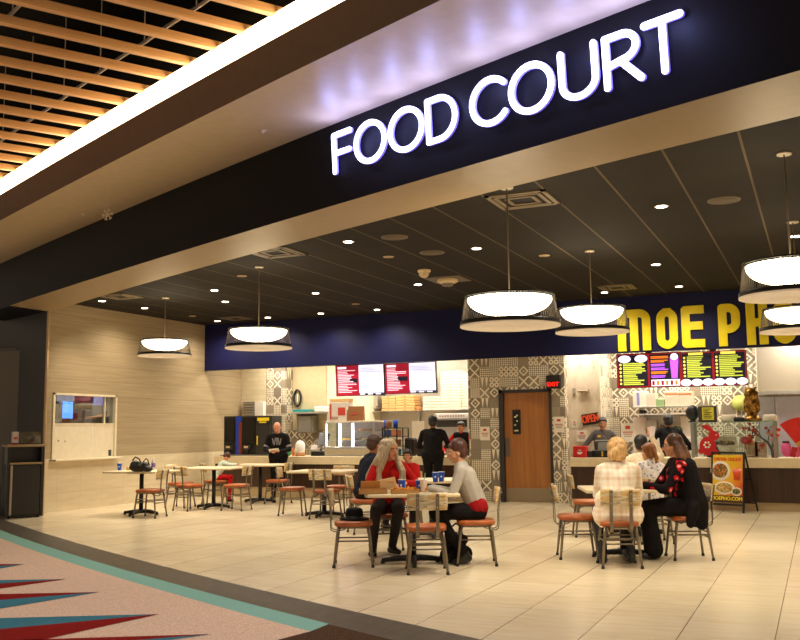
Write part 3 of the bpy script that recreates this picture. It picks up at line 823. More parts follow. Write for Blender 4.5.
def table(x, y, rz, w, d, label):
    if (w, d) not in TB0:
        t = make_table(w, d); TB0[(w, d)] = t; t.location = (x, y, 0); t.rotation_euler = (0, 0, RAD(rz)); tag(t, label, None, 'dining tables of the food court'); return t
    return dup(TB0[(w, d)], (x, y, 0), RAD(rz), label, 'dining tables of the food court')
T1 = (-4.12, 9.43, 26); T2 = (-2.09, 10.68, 20)
table(*T1, .98, .84, 'cream table in the foreground with pizza boxes and blue cups')
table(*T2, .89, .84, 'cream table in the foreground between the plaid shirt and the floral top')
table(-10.98, 13.2, 6, 1.06, .8, 'cream table at far left with a black bag and a blue cup')
table(-10.55, 14.75, 6, 1.06, .8, 'long looking cream table behind the one with the black bag')
table(-10.45, 16.2, 6, 1.06, .8, 'cream table the small child leans on')
table(-7.72, 13.95, 6, 1.06, .8, 'cream table left of the grey-haired woman with four empty chairs')
table(-4.86, 11.78, 26, .98, .84, 'cream table behind the grey-haired woman where the boy sits')
table(-2.36, 13.0, 20, .98, .84, 'cream table behind the girl with the ponytail')
chair(-4.66, 9.07, -64, 'chair with the black hat on its seat')
chair(-3.74, 8.91, 26, 'empty chair seen from behind at the front edge of the pizza table')
chair(-4.70, 10.07, 214, 'chair under the grey-haired woman')
chair(-3.46, 9.62, 112, 'chair under the woman in the grey sweater')
chair(-2.00, 9.97, 20, 'chair under the woman in the plaid shirt, seen from behind')
chair(-1.40, 10.81, 112, 'chair under the woman with glasses and floral top')
chair(-2.56, 10.46, -70, 'empty chair at the left of the right foreground table, nearer of two')
chair(-2.90, 12.58, -70, 'empty chair behind the left chair of the right foreground table')
chair(-10.50, 12.86, 100, 'chair with its back to the right at the table with the black bag')
chair(-11.30, 14.72, -84, 'chair half hidden behind the chair at the black bag')
chair(-10.72, 14.22, -12, 'chair in the far left group with its yellowish back to the camera')
chair(-9.86, 14.50, 96, 'chair facing left, in front of the child')
chair(-11.10, 15.55, -40, 'chair the small child sits on')
chair(-9.93, 16.05, 98, 'chair facing left, in front of the bald man')
chair(-8.36, 13.98, -70, 'chair facing right, right of the bald man and left of an empty table')
chair(-7.50, 13.60, 4, 'empty chair seen from behind at the table left of the grey-haired woman')
chair(-7.05, 14.10, 100, 'chair with a dark jacket over it, facing left, left of the grey-haired woman')
chair(-7.80, 14.62, 184, 'chair on the far side of the empty table left of the grey-haired woman')
chair(-5.93, 11.90, -50, 'chair under the person in the dark jacket')
chair(-5.66, 12.80, 200, 'chair under the boy')
chair(-1.99, 12.10, 25, 'chair under the girl with the ponytail')
chair(-2.42, 13.45, 28, 'chair under the person with the raised arm')
chair(-2.75, 13.50, 196, 'chair at the far side of the table behind the ponytail girl')

# ------------------------------------------------------------------ people
def capsule(bm, p0, p1, r0, r1, seg=12):
    p0, p1 = Vector(p0), Vector(p1)
    tmp = bmesh.new()
    for p, r in ((p0, r0), (p1, r1)):
        q = bmesh.ops.create_icosphere(tmp, subdivisions=2, radius=r)
        for v in q['verts']: v.co += p
    h = bmesh.ops.convex_hull(tmp, input=tmp.verts[:])
    bmesh.ops.delete(tmp, geom=list({g for g in h['geom_interior'] + h['geom_unused'] if isinstance(g, bmesh.types.BMVert)}), context='VERTS')
    me = D.meshes.new('t'); tmp.to_mesh(me); tmp.free(); bm.from_mesh(me); D.meshes.remove(me)
def blob(name, prims, vox, m, parent, smooth=5, fac=.5, cut=None):
    """fuse capsules ('c', a, b, ra, rb) and ellipsoids ('e', c, radii, rot) into one continuous skin"""
    bm = bmesh.new()
    for p in prims:
        if p[0] == 'c': capsule(bm, *p[1:])
        else:
            q = bmesh.ops.create_uvsphere(bm, u_segments=16, v_segments=10, radius=1)
            M = Matrix.Translation(Vector(p[1])) @ (p[3].to_4x4() if len(p) > 3 and p[3] is not None else Matrix()) @ Matrix.Diagonal((*p[2], 1))
            for v in q['verts']: v.co = M @ v.co
    me = D.meshes.new(name); bm.to_mesh(me); bm.free()
    o = D.objects.new(name, me); COL.objects.link(o)
    r = o.modifiers.new('r', 'REMESH'); r.mode = 'VOXEL'; r.voxel_size = vox; r.use_smooth_shade = True
    if smooth:
        s = o.modifiers.new('s', 'SMOOTH'); s.iterations = smooth; s.factor = fac
    dg = bpy.context.evaluated_depsgraph_get(); dg.update()
    me2 = D.meshes.new_from_object(o.evaluated_get(dg)); me2.name = name
    o.modifiers.clear(); o.data = me2; D.meshes.remove(me)
    me2.materials.clear()
    for mm in (m if isinstance(m, (list, tuple)) else [m]): me2.materials.append(mm)
    for p in me2.polygons: p.use_smooth = True
    if parent is not None: o.parent = parent
    return o
def hand_prims(w, d, nrm, sgn, curl=.5, s=1.0):
    """palm, four unequal bent fingers and a thumb; w wrist, d pointing direction, nrm out of the back of the hand"""
    d = Vector(d).normalized(); nrm = Vector(nrm); nrm = (nrm - d*nrm.dot(d)).normalized(); sd_ = d.cross(nrm)*sgn
    R = Matrix((sd_, d, nrm)).transposed()
    pr_ = [('c', w, w+d*.03*s, .024*s, .025*s), ('e', w+d*.058*s, (.040*s, .048*s, .016*s), R)]
    for k, (off, ln) in enumerate(((-.031, .068), (-.0105, .078), (.0105, .073), (.030, .057))):
        a = w + d*.092*s + sd_*off*s
        d1 = (d*math.cos(curl*.6) - nrm*math.sin(curl*.6) + sd_*off*3).normalized(); d2 = (d*math.cos(curl*1.7) - nrm*math.sin(curl*1.7)).normalized()
        m_ = a + d1*ln*.52*s; e = m_ + d2*ln*.5*s
        pr_ += [('c', a - d*.03*s, m_, .0092*s, .0086*s), ('c', m_, e, .0086*s, .0072*s)]
    th = w + d*.025*s - sd_*.028*s; t1 = th + (d*.6 - sd_*.75 - nrm*.25).normalized()*.042*s; t2 = t1 + (d*.95 - sd_*.2 - nrm*.3).normalized()*.034*s
    pr_ += [('c', th, t1, .0125*s, .0105*s), ('c', t1, t2, .0105*s, .0085*s)]
    return pr_
def skinmat(name, c):
    return mat(name, c, .5, 0, .4)
SK1 = skinmat('skin_light', (214, 156, 120)); SK2 = skinmat('skin_pink', (206, 142, 110)); SK3 = skinmat('skin_tan', (176, 116, 80))
def hairmat(name, a, b, sc=60):
    n = NB(name, .5, .5)
    f = n.noise(n.vec(n.mul(n.x, sc), n.mul(n.y, sc), n.mul(n.z, 4)), 1, 3); n.bump(f, .6, .008)
    return n.col(n.ramp(f, [(.3, a), (.7, b)]))
def person(label, loc, rz, group=None, s=1.0, seated=True, seat_z=.475, lean=(0, .03), chest_twist=0, hy=0, hp=0, ht=0, neck_fwd=.02, arms=None, legs=None, skin=SK1,
           top=None, pants=None, shoes=None, hairp=None, hair=None, face=True, vox=.011, top_len=.03, sleeve=1.0, wide=1.0, neck_up=.142, extra=None, hem=None, neck_open=0, hands=True, boots=0, flare=0, bust=0, crop=0, brows=None):
    """local +y is where the pelvis faces, +x the person's right; lengths in metres times s"""
    t = thing('person', label, 'person', (loc[0], loc[1], 0), RAD(rz), group)
    V = Vector
    pz = seat_z + .095*s if seated else .92*s
    P = V((0, 0, pz)); lx, ly = lean
    C = P + V((lx*.6, ly*.6, .30*s)); N = P + V((lx, ly, .47*s)); Hc = N + V((lx*.25, neck_fwd + .02, neck_up*s))
    Rt = Matrix.Rotation(RAD(chest_twist), 3, 'Z')
    sh = {g: N + Rt @ V((g*.165*s*wide, 0, -.055*s)) for g in (-1, 1)}
    Hm = Matrix.Rotation(RAD(hy), 3, 'Z') @ Matrix.Rotation(RAD(hp), 3, 'X') @ Matrix.Rotation(RAD(ht), 3, 'Y')
    hd = lambda x, y, z: Hc + Hm @ V((x*s, y*s, z*s))
    E_ = lambda c, r: ('e', hd(*c), tuple(v*s for v in r), Hm)
    # arms
    arms = arms or {}
    A = {}
    for g in (-1, 1):
        d = dict(el=(g*.24, .04, -.30), wr=(g*.17, .24, -.36), hd=(0, 1, 0), nr=(0, 0, 1), curl=.5)
        d.update(arms.get(g, {}))
        el = sh[g] + V((d['el'][0]*s - g*.0, d['el'][1]*s, d['el'][2]*s)) if 'rel' not in d else V(d['el'])
        wr = sh[g] + V((d['wr'][0]*s, d['wr'][1]*s, d['wr'][2]*s)) if 'rel' not in d else V(d['wr'])
        A[g] = (el, wr, V(d['hd']), V(d['nr']), d['curl'])
    legs = legs or {}
    L = {}
    for g in (-1, 1):
        hip = P + V((g*.088*s*wide, .0, -.015))
        if seated: d = dict(kn=(g*.11, .42*s, seat_z+.055), an=(g*.11, .38*s, .095), toe=(g*.15, 1, 0))
        else: d = dict(kn=(g*.095, .02, .49*s), an=(g*.10, -.01, .085*s), toe=(g*.2, 1, 0))
        d.update(legs.get(g, {}))
        L[g] = (hip, V(d['kn']), V(d['an']), V(d['toe']).normalized())
    def torso(o):
        w = wide
        r = [('c', P+V((-.075*s*w, -.01, .0)), P+V((.075*s*w, -.01, .0)), .112*s*w+o, .112*s*w+o),
             ('c', P+V((0, 0, .10*s)), C, .112*s*w+o, .118*s*w+o),
             ('c', P+V((-.05*s*w, 0, .06*s)), C+Rt @ V((-.075*s, 0, .02*s)), .10*s*w+o, .105*s+o), ('c', P+V((.05*s*w, 0, .06*s)), C+Rt @ V((.075*s, 0, .02*s)), .10*s*w+o, .105*s+o),
             ('c', sh[-1]+(N-sh[-1])*.25, sh[1]+(N-sh[1])*.25, .062*s+o, .062*s+o), ('c', C+Rt @ V((-.07*s, 0, .06*s)), sh[-1]*.7+N*.3-V((0, 0, .02*s)), .10*s+o, .066*s+o), ('c', C+Rt @ V((.07*s, 0, .06*s)), sh[1]*.7+N*.3-V((0, 0, .02*s)), .10*s+o, .066*s+o),
             ('c', N-V((0, .01, .03*s)), N+V((0, 0, .01*s)), .075*s+o, .055*s+o*.5)]
        if bust:
            r.append(('e', C+Rt @ V((0, .055*s, .02*s)), (.135*s+o, .085*s+o, .095*s+o)))
        return r
    def arm(o, frac=1.0):
        r = []
        for g in (-1, 1):
            el, wr = A[g][:2]; e2 = el + (wr-el)*frac
            r += [('c', sh[g], el, .053*s+o, .042*s+o), ('c', el, e2, .042*s+o, (.042-.014*frac)*s+o)]
        return r
    def leg(o, lo=1.0):
        r = []
        for g in (-1, 1):
            hip, kn, an, toe = L[g]; a2 = kn + (an-kn)*lo
            r += [('c', hip, kn, .088*s*wide+o, .058*s+o), ('c', kn, a2, .058*s+o, (.040+flare*lo)*s+o), ('c', kn + (an-kn)*.25 - V((0, .02*s, 0)), kn+(an-kn)*.5, .052*s+o, .046*s+o)]
        return r
    feet = []
    for g in (-1, 1):
        hip, kn, an, toe = L[g]
        feet.append([('c', an-toe*.035*s+V((0, 0, -.045*s)), an+toe*.12*s+V((0, 0, -.055*s)), .040*s, .032*s), ('c', an+V((0, 0, -.01)), an+toe*.06*s+V((0, 0, -.045*s)), .042*s, .036*s)])
    headp = [E_((0, -.012, .035), (.074, .092, .082)), E_((0, .016, -.02), (.064, .074, .078)), E_((0, .036, -.070), (.042, .045, .036)), E_((0, .058, -.088), (.022, .020, .018)),
             ('c', hd(0, .083, .012), hd(0, .104, -.028), .009*s, .014*s), ('c', hd(-.038, .066, .034), hd(.038, .066, .034), .013*s, .013*s), E_((-.042, .050, -.028), (.022, .018, .022)), E_((.042, .050, -.028), (.022, .018, .022)),
             E_((-.076, -.008, -.008), (.010, .020, .030)), E_((.076, -.008, -.008), (.010, .020, .030)),
             ('c', N-V((0, .0, .03*s)), hd(0, -.022, -.04), .052*s, .052*s)]
    bp = torso(-.006) + arm(-.008) + leg(-.01) + [q for f in feet for q in [(f_[0], f_[1], f_[2], f_[3]-.008, f_[4]-.008) for f_ in f]] + headp
    if hands:
        for g in (-1, 1):
            el, wr, d_, n_, cu = A[g]
            bp += hand_prims(wr, d_, n_, g, cu, s)
    blob('body', bp, vox*.85, skin, t, 3, .4)
    if face:
        for g in (-1, 1):
            B().ball(hd(g*.031, .081, .006), (.0125*s, .008*s, .0075*s), 10, 0, Hm).ball(hd(g*.031, .087, .006), (.0060*s, .004*s, .0060*s), 8, 1, Hm).build('eye', [mat('eye_white', (226, 216, 206), .3), mat('eye_dark', (40, 26, 18), .2)], t)
            B().box(hd(g*.032, .083, .026), (.034*s, .010*s, .006*s), Hm, .002).build('eyebrow', brows or mat('brow_brown', (84, 54, 36), .8), t)
        B().ball(hd(0, .081, -.056), (.021*s, .010*s, .0065*s), 10, 0, Hm).build('lips', mat('lip_red', (168, 72, 64), .4), t)
    if top is not None:
        tp = torso(.010)[(1 if crop else 0):] + arm(.009, sleeve)
        if hem: tp += hem(P, L, s)
        if neck_open: tp = [q for i, q in enumerate(tp) if i != 7]
        blob('shirt', tp, vox, top, t)
    if pants is not None:
        pp = [('c', P+V((-.075*s*wide, -.012, -.005)), P+V((.075*s*wide, -.012, -.005)), .118*s*wide, .118*s*wide)] + leg(.010, .97)
        blob('trousers', pp, vox, pants, t)
    if shoes is not None:
        for g, f in zip((-1, 1), feet):
            hip, kn, an, toe = L[g]
            q = list(f)
            if boots: q.append(('c', an, an+(kn-an).normalized()*boots, .048*s, .052*s))
            q = [(a_[0], V(a_[1]), V(a_[2]), a_[3], a_[4]) for a_ in q]
            sh_o = blob('shoe', q, vox, shoes, t, 3)
            for v in sh_o.data.vertices: v.co.z = max(v.co.z, .004)
    if hairp is not None: blob('hair', hairp(hd, E_, s, N), vox*.9, hair, t, 4)
    if extra: extra(t, dict(P=P, C=C, N=N, Hc=Hc, sh=sh, A=A, L=L, hd=hd, Hm=Hm, E=E_, s=s, torso=torso, arm=arm))
    return t
# hair styles (head coordinates: x right, y face, z up)
def hair_long(ln, vol=1.0, front=True, part=0.0, back=.02):
    def f(hd, E, s, N):
        r = [E((0, -.028, .048), (.088*vol, .096, .086)), E((-.03, -.03, .075), (.066, .08, .062)), E((.03, -.03, .075), (.066, .08, .062))]
        for x, y in ((-.075, -.03), (.075, -.03), (-.04, -.085), (.04, -.085), (0, -.095)):
            r.append(('c', hd(x*vol, y, .02), hd(x*vol*1.35, y-back, -.12), .036*s, .046*s*vol))
            r.append(('c', hd(x*vol*1.35, y-back, -.12), hd(x*vol*1.55, y-back-.02, -ln), .046*s*vol, .026*s))
        if front:
            for g in (-1, 1):
                r.append(('c', hd(g*.062, .045, .07), hd(g*.082, .02, -.05), .020*s, .026*s)); r.append(('c', hd(g*.082, .02, -.05), hd(g*.10*vol, .055, -ln*.55), .026*s, .034*s*vol)); r.append(('c', hd(g*.10*vol, .055, -ln*.55), hd(g*.105*vol, .085, -ln*.98), .034*s*vol, .016*s))
        return r
    return f
def hair_short(top=.02, back=.02, tail=None, bun=None, fringe=True):
    def f(hd, E, s, N):
        r = [E((0, -.028, .05+top*.4), (.086+back*.5, .092+back*.6, .082+top*.5)), E((0, -.05-back*.3, .0), (.080+back*.5, .068+back*.5, .07+back*.5)), ('c', hd(-.05, -.06, -.03), hd(.05, -.06, -.03), .032*s, .032*s)]
        for g in (-1, 1): r.append(('c', hd(g*.07, -.02, .05), hd(g*.076, -.012, .0), .016*s, .010*s))
        if fringe: r.append(('c', hd(-.045, .058, .085), hd(.045, .058, .085), .022*s, .022*s))
        if tail: r += [('e', hd(0, -.11, .03), (.026*s, .026*s, .026*s)), ('c', hd(0, -.125, .03), hd(.01, -.15, -tail*.5), .026*s, .032*s), ('c', hd(.01, -.15, -tail*.5), hd(.015, -.135, -tail), .032*s, .014*s)]
        if bun: r += [E((0, -.11, .0), (.085, .06, .075)), E((.045, -.13, .045), (.045, .04, .04)), E((-.05, -.12, -.03), (.05, .04, .05)), E((.03, -.12, -.06), (.05, .04, .04)), E((-.04, -.11, .07), (.05, .05, .04))]
        return r
    return f
H_GREY = hairmat('hair_long_grey', (150, 132, 104), (214, 198, 168)); H_BRN = hairmat('hair_dark_brown', (40, 22, 14), (74, 44, 28)); H_RED = hairmat('hair_auburn', (44, 26, 18), (92, 48, 34), 40)
H_BLOND = hairmat('hair_blonde', (182, 130, 72), (238, 200, 136), 50); H_BLK = hairmat('hair_black', (16, 13, 12), (34, 28, 26)); H_MID = hairmat('hair_golden_brown', (116, 66, 26), (160, 100, 46)); H_OMB = None
def omb():
    n = NB('hair_brown_ombre', .45)
    f = n.noise(n.vec(n.mul(n.x, 60), n.mul(n.y, 60), n.mul(n.z, 4)), 1, 3); n.bump(f, .5, .006)
    g = n.m_('MULTIPLY_ADD', n.z, -2.2, 2.75)
    return n.col(n.mix(n.m_('MINIMUM', n.m_('MAXIMUM', g, 0.0), 1.0), n.ramp(f, [(.3, (52, 28, 16)), (.7, (92, 54, 30))]), n.ramp(f, [(.3, (136, 84, 42)), (.7, (190, 132, 76))])))
H_OMB = omb()
def fabric(name, a, b, sc=120, bump=.3):
    n = NB(name, .85, .15)
    f = n.noise(n.tc.outputs['Object'], sc, 3); n.bump(n.noise(n.tc.outputs['Object'], 9, 3), .5, .03)
    return n.col(n.ramp(f, [(.35, a), (.65, b)]))
C_RED = fabric('red_fleece', (160, 16, 16), (196, 30, 28)); C_SWEAT = fabric('heather_grey_knit', (152, 146, 136), (192, 185, 174), 320); C_BLK = fabric('black_cloth', (16, 14, 15), (28, 25, 26)); C_DENIM = fabric('charcoal_denim', (38, 36, 38), (58, 54, 54))
C_NAVY = fabric('dark_navy_jacket', (20, 22, 34), (34, 36, 50)); C_GRN = fabric('slate_grey_shirt', (70, 66, 66), (92, 86, 84)); C_CREAMK = fabric('cream_lace_knit', (214, 192, 160), (240, 222, 196), 60); C_MAROON = fabric('maroon_jersey', (130, 14, 20), (160, 24, 28)); C_MINT = fabric('pale_mint_shirt', (190, 206, 190), (214, 224, 208))
C_BOOT = mat('black_boot_leather', (20, 18, 18), .4); C_SOCK = fabric('pale_sock', (170, 160, 146), (196, 186, 170))
def plaid():
    n = NB('cream_peach_plaid', .85, .1)
    u, v = n.mul(n.x, 9.0), n.mul(n.z, 9.0)
    a = n.mul(n.lt(n.fr(u), .28), .5); b_ = n.mul(n.lt(n.fr(v), .28), .5); a2 = n.mul(n.lt(n.fr(n.add(u, .45)), .05), .5); b2 = n.mul(n.lt(n.fr(n.add(v, .45)), .05), .5)
    f = n.m_('MINIMUM', n.add(n.add(a, b_), n.add(a2, b2)), 1.0)
    return n.col(n.mix(n.mul(f, .6), (242, 232, 214), (214, 164, 116)))
def floral(name, base, c1, c2, sc, th1, th2):
    n = NB(name, .85, .1)
    vo = n.nt.nodes.new('ShaderNodeTexVoronoi'); vo.inputs['Scale'].default_value = sc; n.nt.links.new(n.tc.outputs['Object'], vo.inputs['Vector'])
    r = n.white(vo.outputs['Position'])
    wob = n.noise(n.tc.outputs['Object'], sc*3, 2)
    d = n.add(vo.outputs['Distance'], n.mul(n.sub(wob, .5), .35))
    m1 = n.mul(n.lt(d, th1), n.gt(r, .35)); m2 = n.lt(d, th2)
    c = n.mix(m1, base, c1)
    return n.col(n.mix(n.mul(m2, n.gt(r, .35)), c, c2))
C_PLAID = plaid(); C_FLOW = floral('black_floral', (22, 16, 18), (178, 22, 30), (232, 160, 150), 13, .45, .22); C_FLW = floral('white_blue_floral', (226, 220, 214), (140, 140, 186), (120, 100, 150), 26, .34, .14)
C_PJ = floral('red_black_pajama', (176, 22, 26), (30, 14, 16), (30, 14, 16), 22, .34, .1)
# ------------------------------------------------------------------ the people
def X_at(px, Y): return PY(px, 430, Y).x
def glasses_part(t, k, col=BLACKP):
    hd, Hm, s = k['hd'], k['Hm'], k['s']
    b = B()
    for g in (-1, 1):
        c = hd(g*.032, .094, .005)
        b.tube([c + Hm @ Vector((.021*s*math.cos(a*math.pi/6), 0, .016*s*math.sin(a*math.pi/6))) for a in range(12)], .0022, 5, closed=True, ref=Hm @ Vector((0, 1, 0)))
        b.cone(hd(g*.053, .09, .008), hd(g*.078, -.01, .006), .002, .002, 5)
    b.cone(hd(-.011, .095, .008), hd(.011, .095, .008), .002, .002, 5)
    b.build('glasses', col, t)
tb = dict(el=None)
def on_table(g, out=.22, fwd=.30, wz=-.175, ez=-.22, ef=.10, inw=.10, curl=.6, hdv=None):
    return dict(el=(g*(out-.165+.02), ef, ez), wr=(g*(inw-.165), fwd, wz), hd=hdv or (-g*.5, 1, -.05), nr=(0, .1, 1), curl=curl)

def hair_mane(hd, E, s, N):
    V = Vector
    r = [E((0, -.028, .048), (.094, .100, .088)), E((-.03, -.03, .075), (.07, .085, .064)), E((.03, -.03, .075), (.07, .085, .064))]
    for g in (-1, 1):
        r += [('c', hd(g*.078, -.03, .03), hd(g*.115, -.05, -.10), .045*s, .055*s), ('c', hd(g*.115, -.05, -.10), N+V((g*.22, -.03, -.16)), .06*s, .06*s), ('c', N+V((g*.22, -.03, -.16)), N+V((g*.27, .02, -.38)), .06*s, .03*s),
              ('c', hd(g*.066, .045, .06), hd(g*.092, .02, -.07), .022*s, .03*s), ('c', hd(g*.092, .02, -.07), N+V((g*.14, .09, -.10)), .034*s, .045*s), ('c', N+V((g*.14, .09, -.10)), N+V((g*.17, .15, -.36)), .04*s, .014*s),
              ('c', N+V((g*.13, .08, -.10)), N+V((g*.11, .16, -.30)), .03*s, .012*s)]
    r += [('c', hd(0, -.09, .0), N+V((0, -.12, -.20)), .075*s, .10*s), ('c', N+V((-.10, -.10, -.20)), N+V((-.14, -.10, -.42)), .07*s, .035*s), ('c', N+V((.10, -.10, -.20)), N+V((.14, -.10, -.42)), .07*s, .035*s), ('c', N+V((0, -.13, -.15)), N+V((0, -.12, -.45)), .08*s, .04*s)]
    return r
def red_extra(t, k):
    V, C, N = Vector, k['C'], k['N']
    blob('collar', [('c', N+V((-.07, -.03, .01)), N+V((-.05, .06, -.05)), .032, .026), ('c', N+V((.07, -.03, .01)), N+V((.05, .06, -.05)), .032, .026), ('c', N+V((-.07, -.04, .01)), N+V((.07, -.04, .01)), .034, .034)], .01, C_MAROON, t)
    b = B(); b.tube([N+V((.0, .085, -.07)), C+V((0, .165, .06)), C+V((0, .165, -.12))], .007, 6); b.build('placket', C_MAROON, t)
def red_extra_old(t, k):
    P, L, s = k['P'], k['L'], k['s']
    b = B()
    hd, Hm = k['hd'], k['Hm']
person('woman with very long grey hair in a red jacket seated behind the pizza boxes', (-4.70, 10.07), 212, s=1.03, neck_up=.135, lean=(.0, .05), chest_twist=15, hy=42, hp=-2, skin=SK2, top=C_RED, pants=C_DENIM, shoes=C_BOOT,
       hairp=hair_mane, hair=H_GREY, vox=.009, bust=1, boots=.10, extra=red_extra,
       arms={-1: on_table(-1, .30, .28, -.165, -.20, .10, .16, .5), 1: on_table(1, .26, .32, -.165, -.22, .12, .05, .5)},
       legs={1: dict(kn=(.20, .40, .54), an=(.22, .20, .095), toe=(.3, 1, 0)), -1: dict(kn=(-.06, .42, .54), an=(-.02, .10, .095), toe=(-.6, 1, 0))})
def sweater_extra(t, k):
    P, s, V = k['P'], k['s'], Vector
    blob('undershirt', [('c', P+V((-.075, -.016, .03)), P+V((.075, -.016, .03)), .124*s, .124*s)], .011, C_MAROON, t)
person('woman with short auburn hair in a grey sweater at the right of the pizza table', (-3.46, 9.62), 112, s=1.02, lean=(0, .15), hp=-10, hy=4, skin=SK1, neck_up=.13, top=C_SWEAT, pants=C_BLK, shoes=C_BOOT,
       hairp=hair_short(.03, .012), hair=H_RED, vox=.009, bust=1, boots=.14, extra=sweater_extra, crop=1,
       arms={-1: on_table(-1, .20, .33, -.185, -.25, .10, .06, .9), 1: on_table(1, .22, .30, -.185, -.25, .08, .10, .8)},
       legs={1: dict(kn=(.12, .40, .55), an=(.10, .30, .115), toe=(0, 1, -.25)), -1: dict(kn=(-.10, .44, .55), an=(-.08, .12, .11), toe=(0, 1, -.2))})
def plaid_hem(P, L, s):
    V = Vector
    return [('c', P+V((-.12, -.03, -.04)), P+V((.12, -.03, -.04)), .15, .15), ('c', P+V((-.11, -.05, .10)), P+V((.11, -.05, .10)), .14, .14), ('c', P+V((-.17, .02, -.03)), P+V((-.17, .16, -.02)), .10, .08), ('c', P+V((.17, .02, -.03)), P+V((.17, .16, -.02)), .10, .08)]
person('woman with a blonde updo in a cream plaid shirt, seen from behind', (-2.00, 9.99), 18, s=1.0, wide=1.12, lean=(.03, .10), hp=-14, hy=-10, neck_up=.105, neck_fwd=.05, skin=SK1, top=C_PLAID, pants=C_DENIM, shoes=C_BOOT,
       hairp=hair_short(.07, .05, bun=1), hair=H_BLOND, vox=.010, hem=plaid_hem, boots=.12,
       arms={-1: on_table(-1, .18, .30, -.17, -.27, .08, .10), 1: on_table(1, .18, .30, -.17, -.27, .08, .10)},
       legs={-1: dict(kn=(-.17, .38, .54), an=(-.16, .10, .095)), 1: dict(kn=(.15, .38, .54), an=(.14, .16, .095))})
def vest_extra(t, k):
    P, s, V, C, N = k['P'], k['s'], Vector, k['C'], k['N']
    blob('long_vest', [('c', C+V((-.10, -.045, .10)), P+V((-.10, -.05, .05)), .12, .15), ('c', C+V((.10, -.045, .10)), P+V((.10, -.05, .05)), .12, .15), ('c', P+V((-.12, -.09, .02)), P+V((-.14, -.12, -.19)), .12, .07), ('c', P+V((.12, -.09, .02)), P+V((.14, -.12, -.19)), .12, .07),
                       ('c', P+V((-.2, -.02, 0)), P+V((-.23, .02, -.18)), .08, .05), ('c', P+V((.2, -.02, 0)), P+V((.23, .02, -.18)), .08, .05), ('c', P+V((.2, .10, -.02)), P+V((.23, .12, -.14)), .08, .05), ('c', P+V((-.14, -.12, -.16)), P+V((.14, -.12, -.16)), .06, .06)], .012, C_BLK, t)
    glasses_part(t, k)
person('woman with long brown hair and glasses in a black floral top seated at the right', (-1.40, 10.81), 110, s=1.06, wide=1.24, lean=(0, .09), hp=-4, hy=-6, skin=SK1, top=C_FLOW, pants=C_BLK, shoes=C_BOOT,
       hairp=hair_long(.46, 1.15, front=False, back=.035), hair=H_OMB, vox=.010, bust=1, extra=vest_extra, flare=.055,
       arms={-1: on_table(-1, .24, .44, -.19, -.24, .18, .10), 1: on_table(1, .25, .44, -.19, -.25, .16, .16)},
       legs={-1: dict(kn=(-.11, .44, .55), an=(-.10, .40, .10)), 1: dict(kn=(.13, .44, .55), an=(.12, .36, .10))})
gx = -1.99
person('girl with a ponytail in a white floral shirt, seen from behind', (gx, 12.10), 30, s=.90, lean=(0, .03), hy=25, skin=SK1, top=C_FLW, pants=C_DENIM, shoes=C_BOOT, hairp=hair_short(.02, .02, tail=.14), hair=H_MID, face=False, vox=.012,
       arms={-1: on_table(-1), 1: on_table(1)})
def phone_extra(t, k): pass
ra = (X_at(641, 13.45), 13.45)
person('black-haired person raising an arm in a cream sleeve behind the girl', ra, 30, s=1.0, lean=(0, .02), skin=SK1, top=C_CREAMK, pants=C_BLK, shoes=C_BOOT, hairp=hair_short(.03, .02), hair=H_BLK, face=False, vox=.012,
       arms={-1: on_table(-1), 1: dict(el=(.16, .10, .04), wr=(.04, .12, .31), hd=(-.1, .1, 1), nr=(0, -1, 0), curl=.7)})
person('boy with black hair in a red shirt, hand on chin, behind the grey-haired woman', (-5.62, 12.72), 198, s=.80, lean=(0, .06), ht=4, skin=SK3, top=C_RED, pants=C_DENIM, shoes=C_BOOT, hairp=hair_short(.02, .02), hair=H_BLK, vox=.010,
       arms={-1: dict(el=(-.05, .25, -.17), wr=(.10, .22, .06), hd=(.3, -.3, 1), nr=(-.6, .8, 0), curl=1.2), 1: on_table(1)})
person('person in a dark jacket with short dark hair, back turned, behind the grey-haired woman', (-5.93, 11.90), -34, s=1.06, lean=(.05, .10), hp=-8, skin=SK3, top=C_NAVY, pants=C_DENIM, shoes=C_BOOT, hairp=hair_short(.01, .02), hair=H_BRN, vox=.012, face=False,
       arms={-1: on_table(-1), 1: on_table(1)})
person('small child with reddish hair and red pajama trousers slumped at a table', (-11.08, 15.60), -56, s=.64, lean=(.0, .14), hp=-55, skin=SK2, top=C_MINT, pants=C_PJ, shoes=C_BOOT, hairp=hair_short(.02, .02), hair=H_RED, vox=.011, face=False,
       arms={-1: dict(el=(-.05, .22, -.06), wr=(.06, .36, -.04), hd=(.3, 1, 0), nr=(0, 0, 1), curl=.4), 1: dict(el=(.05, .22, -.06), wr=(-.06, .36, -.04), hd=(-.3, 1, 0), nr=(0, 0, 1), curl=.4)})
def hoodie_extra(t, k):
    C, s, N, V = k['C'], k['s'], k['N'], Vector
    b = B()
    for i, (x, h_) in enumerate(((-.09, .10), (-.05, .13), (-.015, .12), (.03, .13), (.07, .10))): b.box(C+V((x, .143, .02)), (.022, .012, h_*1.2), (0, (-.2, .2, 0, -.2, .2)[i], 0))
    b.build('chest_print', mat('grey_print', (130, 128, 130), .7), t)
    blob('hood', [('c', N+V((-.07, -.06, .0)), N+V((.07, -.06, .0)), .05, .05), ('c', N+V((-.08, -.04, .0)), N+V((-.05, .05, -.05)), .04, .03), ('c', N+V((.08, -.04, .0)), N+V((.05, .05, -.05)), .04, .03)], .011, C_BLK, t)
    b = B()
    for g in (-1, 1):
        el, wr = k['A'][g][:2]; m_ = el*.75+k['sh'][g]*.25; d = (el-k['sh'][g]).normalized()
        B().cone(m_-d*.02, m_+d*.02, .062, .060, 16).build('sleeve_band', mat('grey_print'), t)
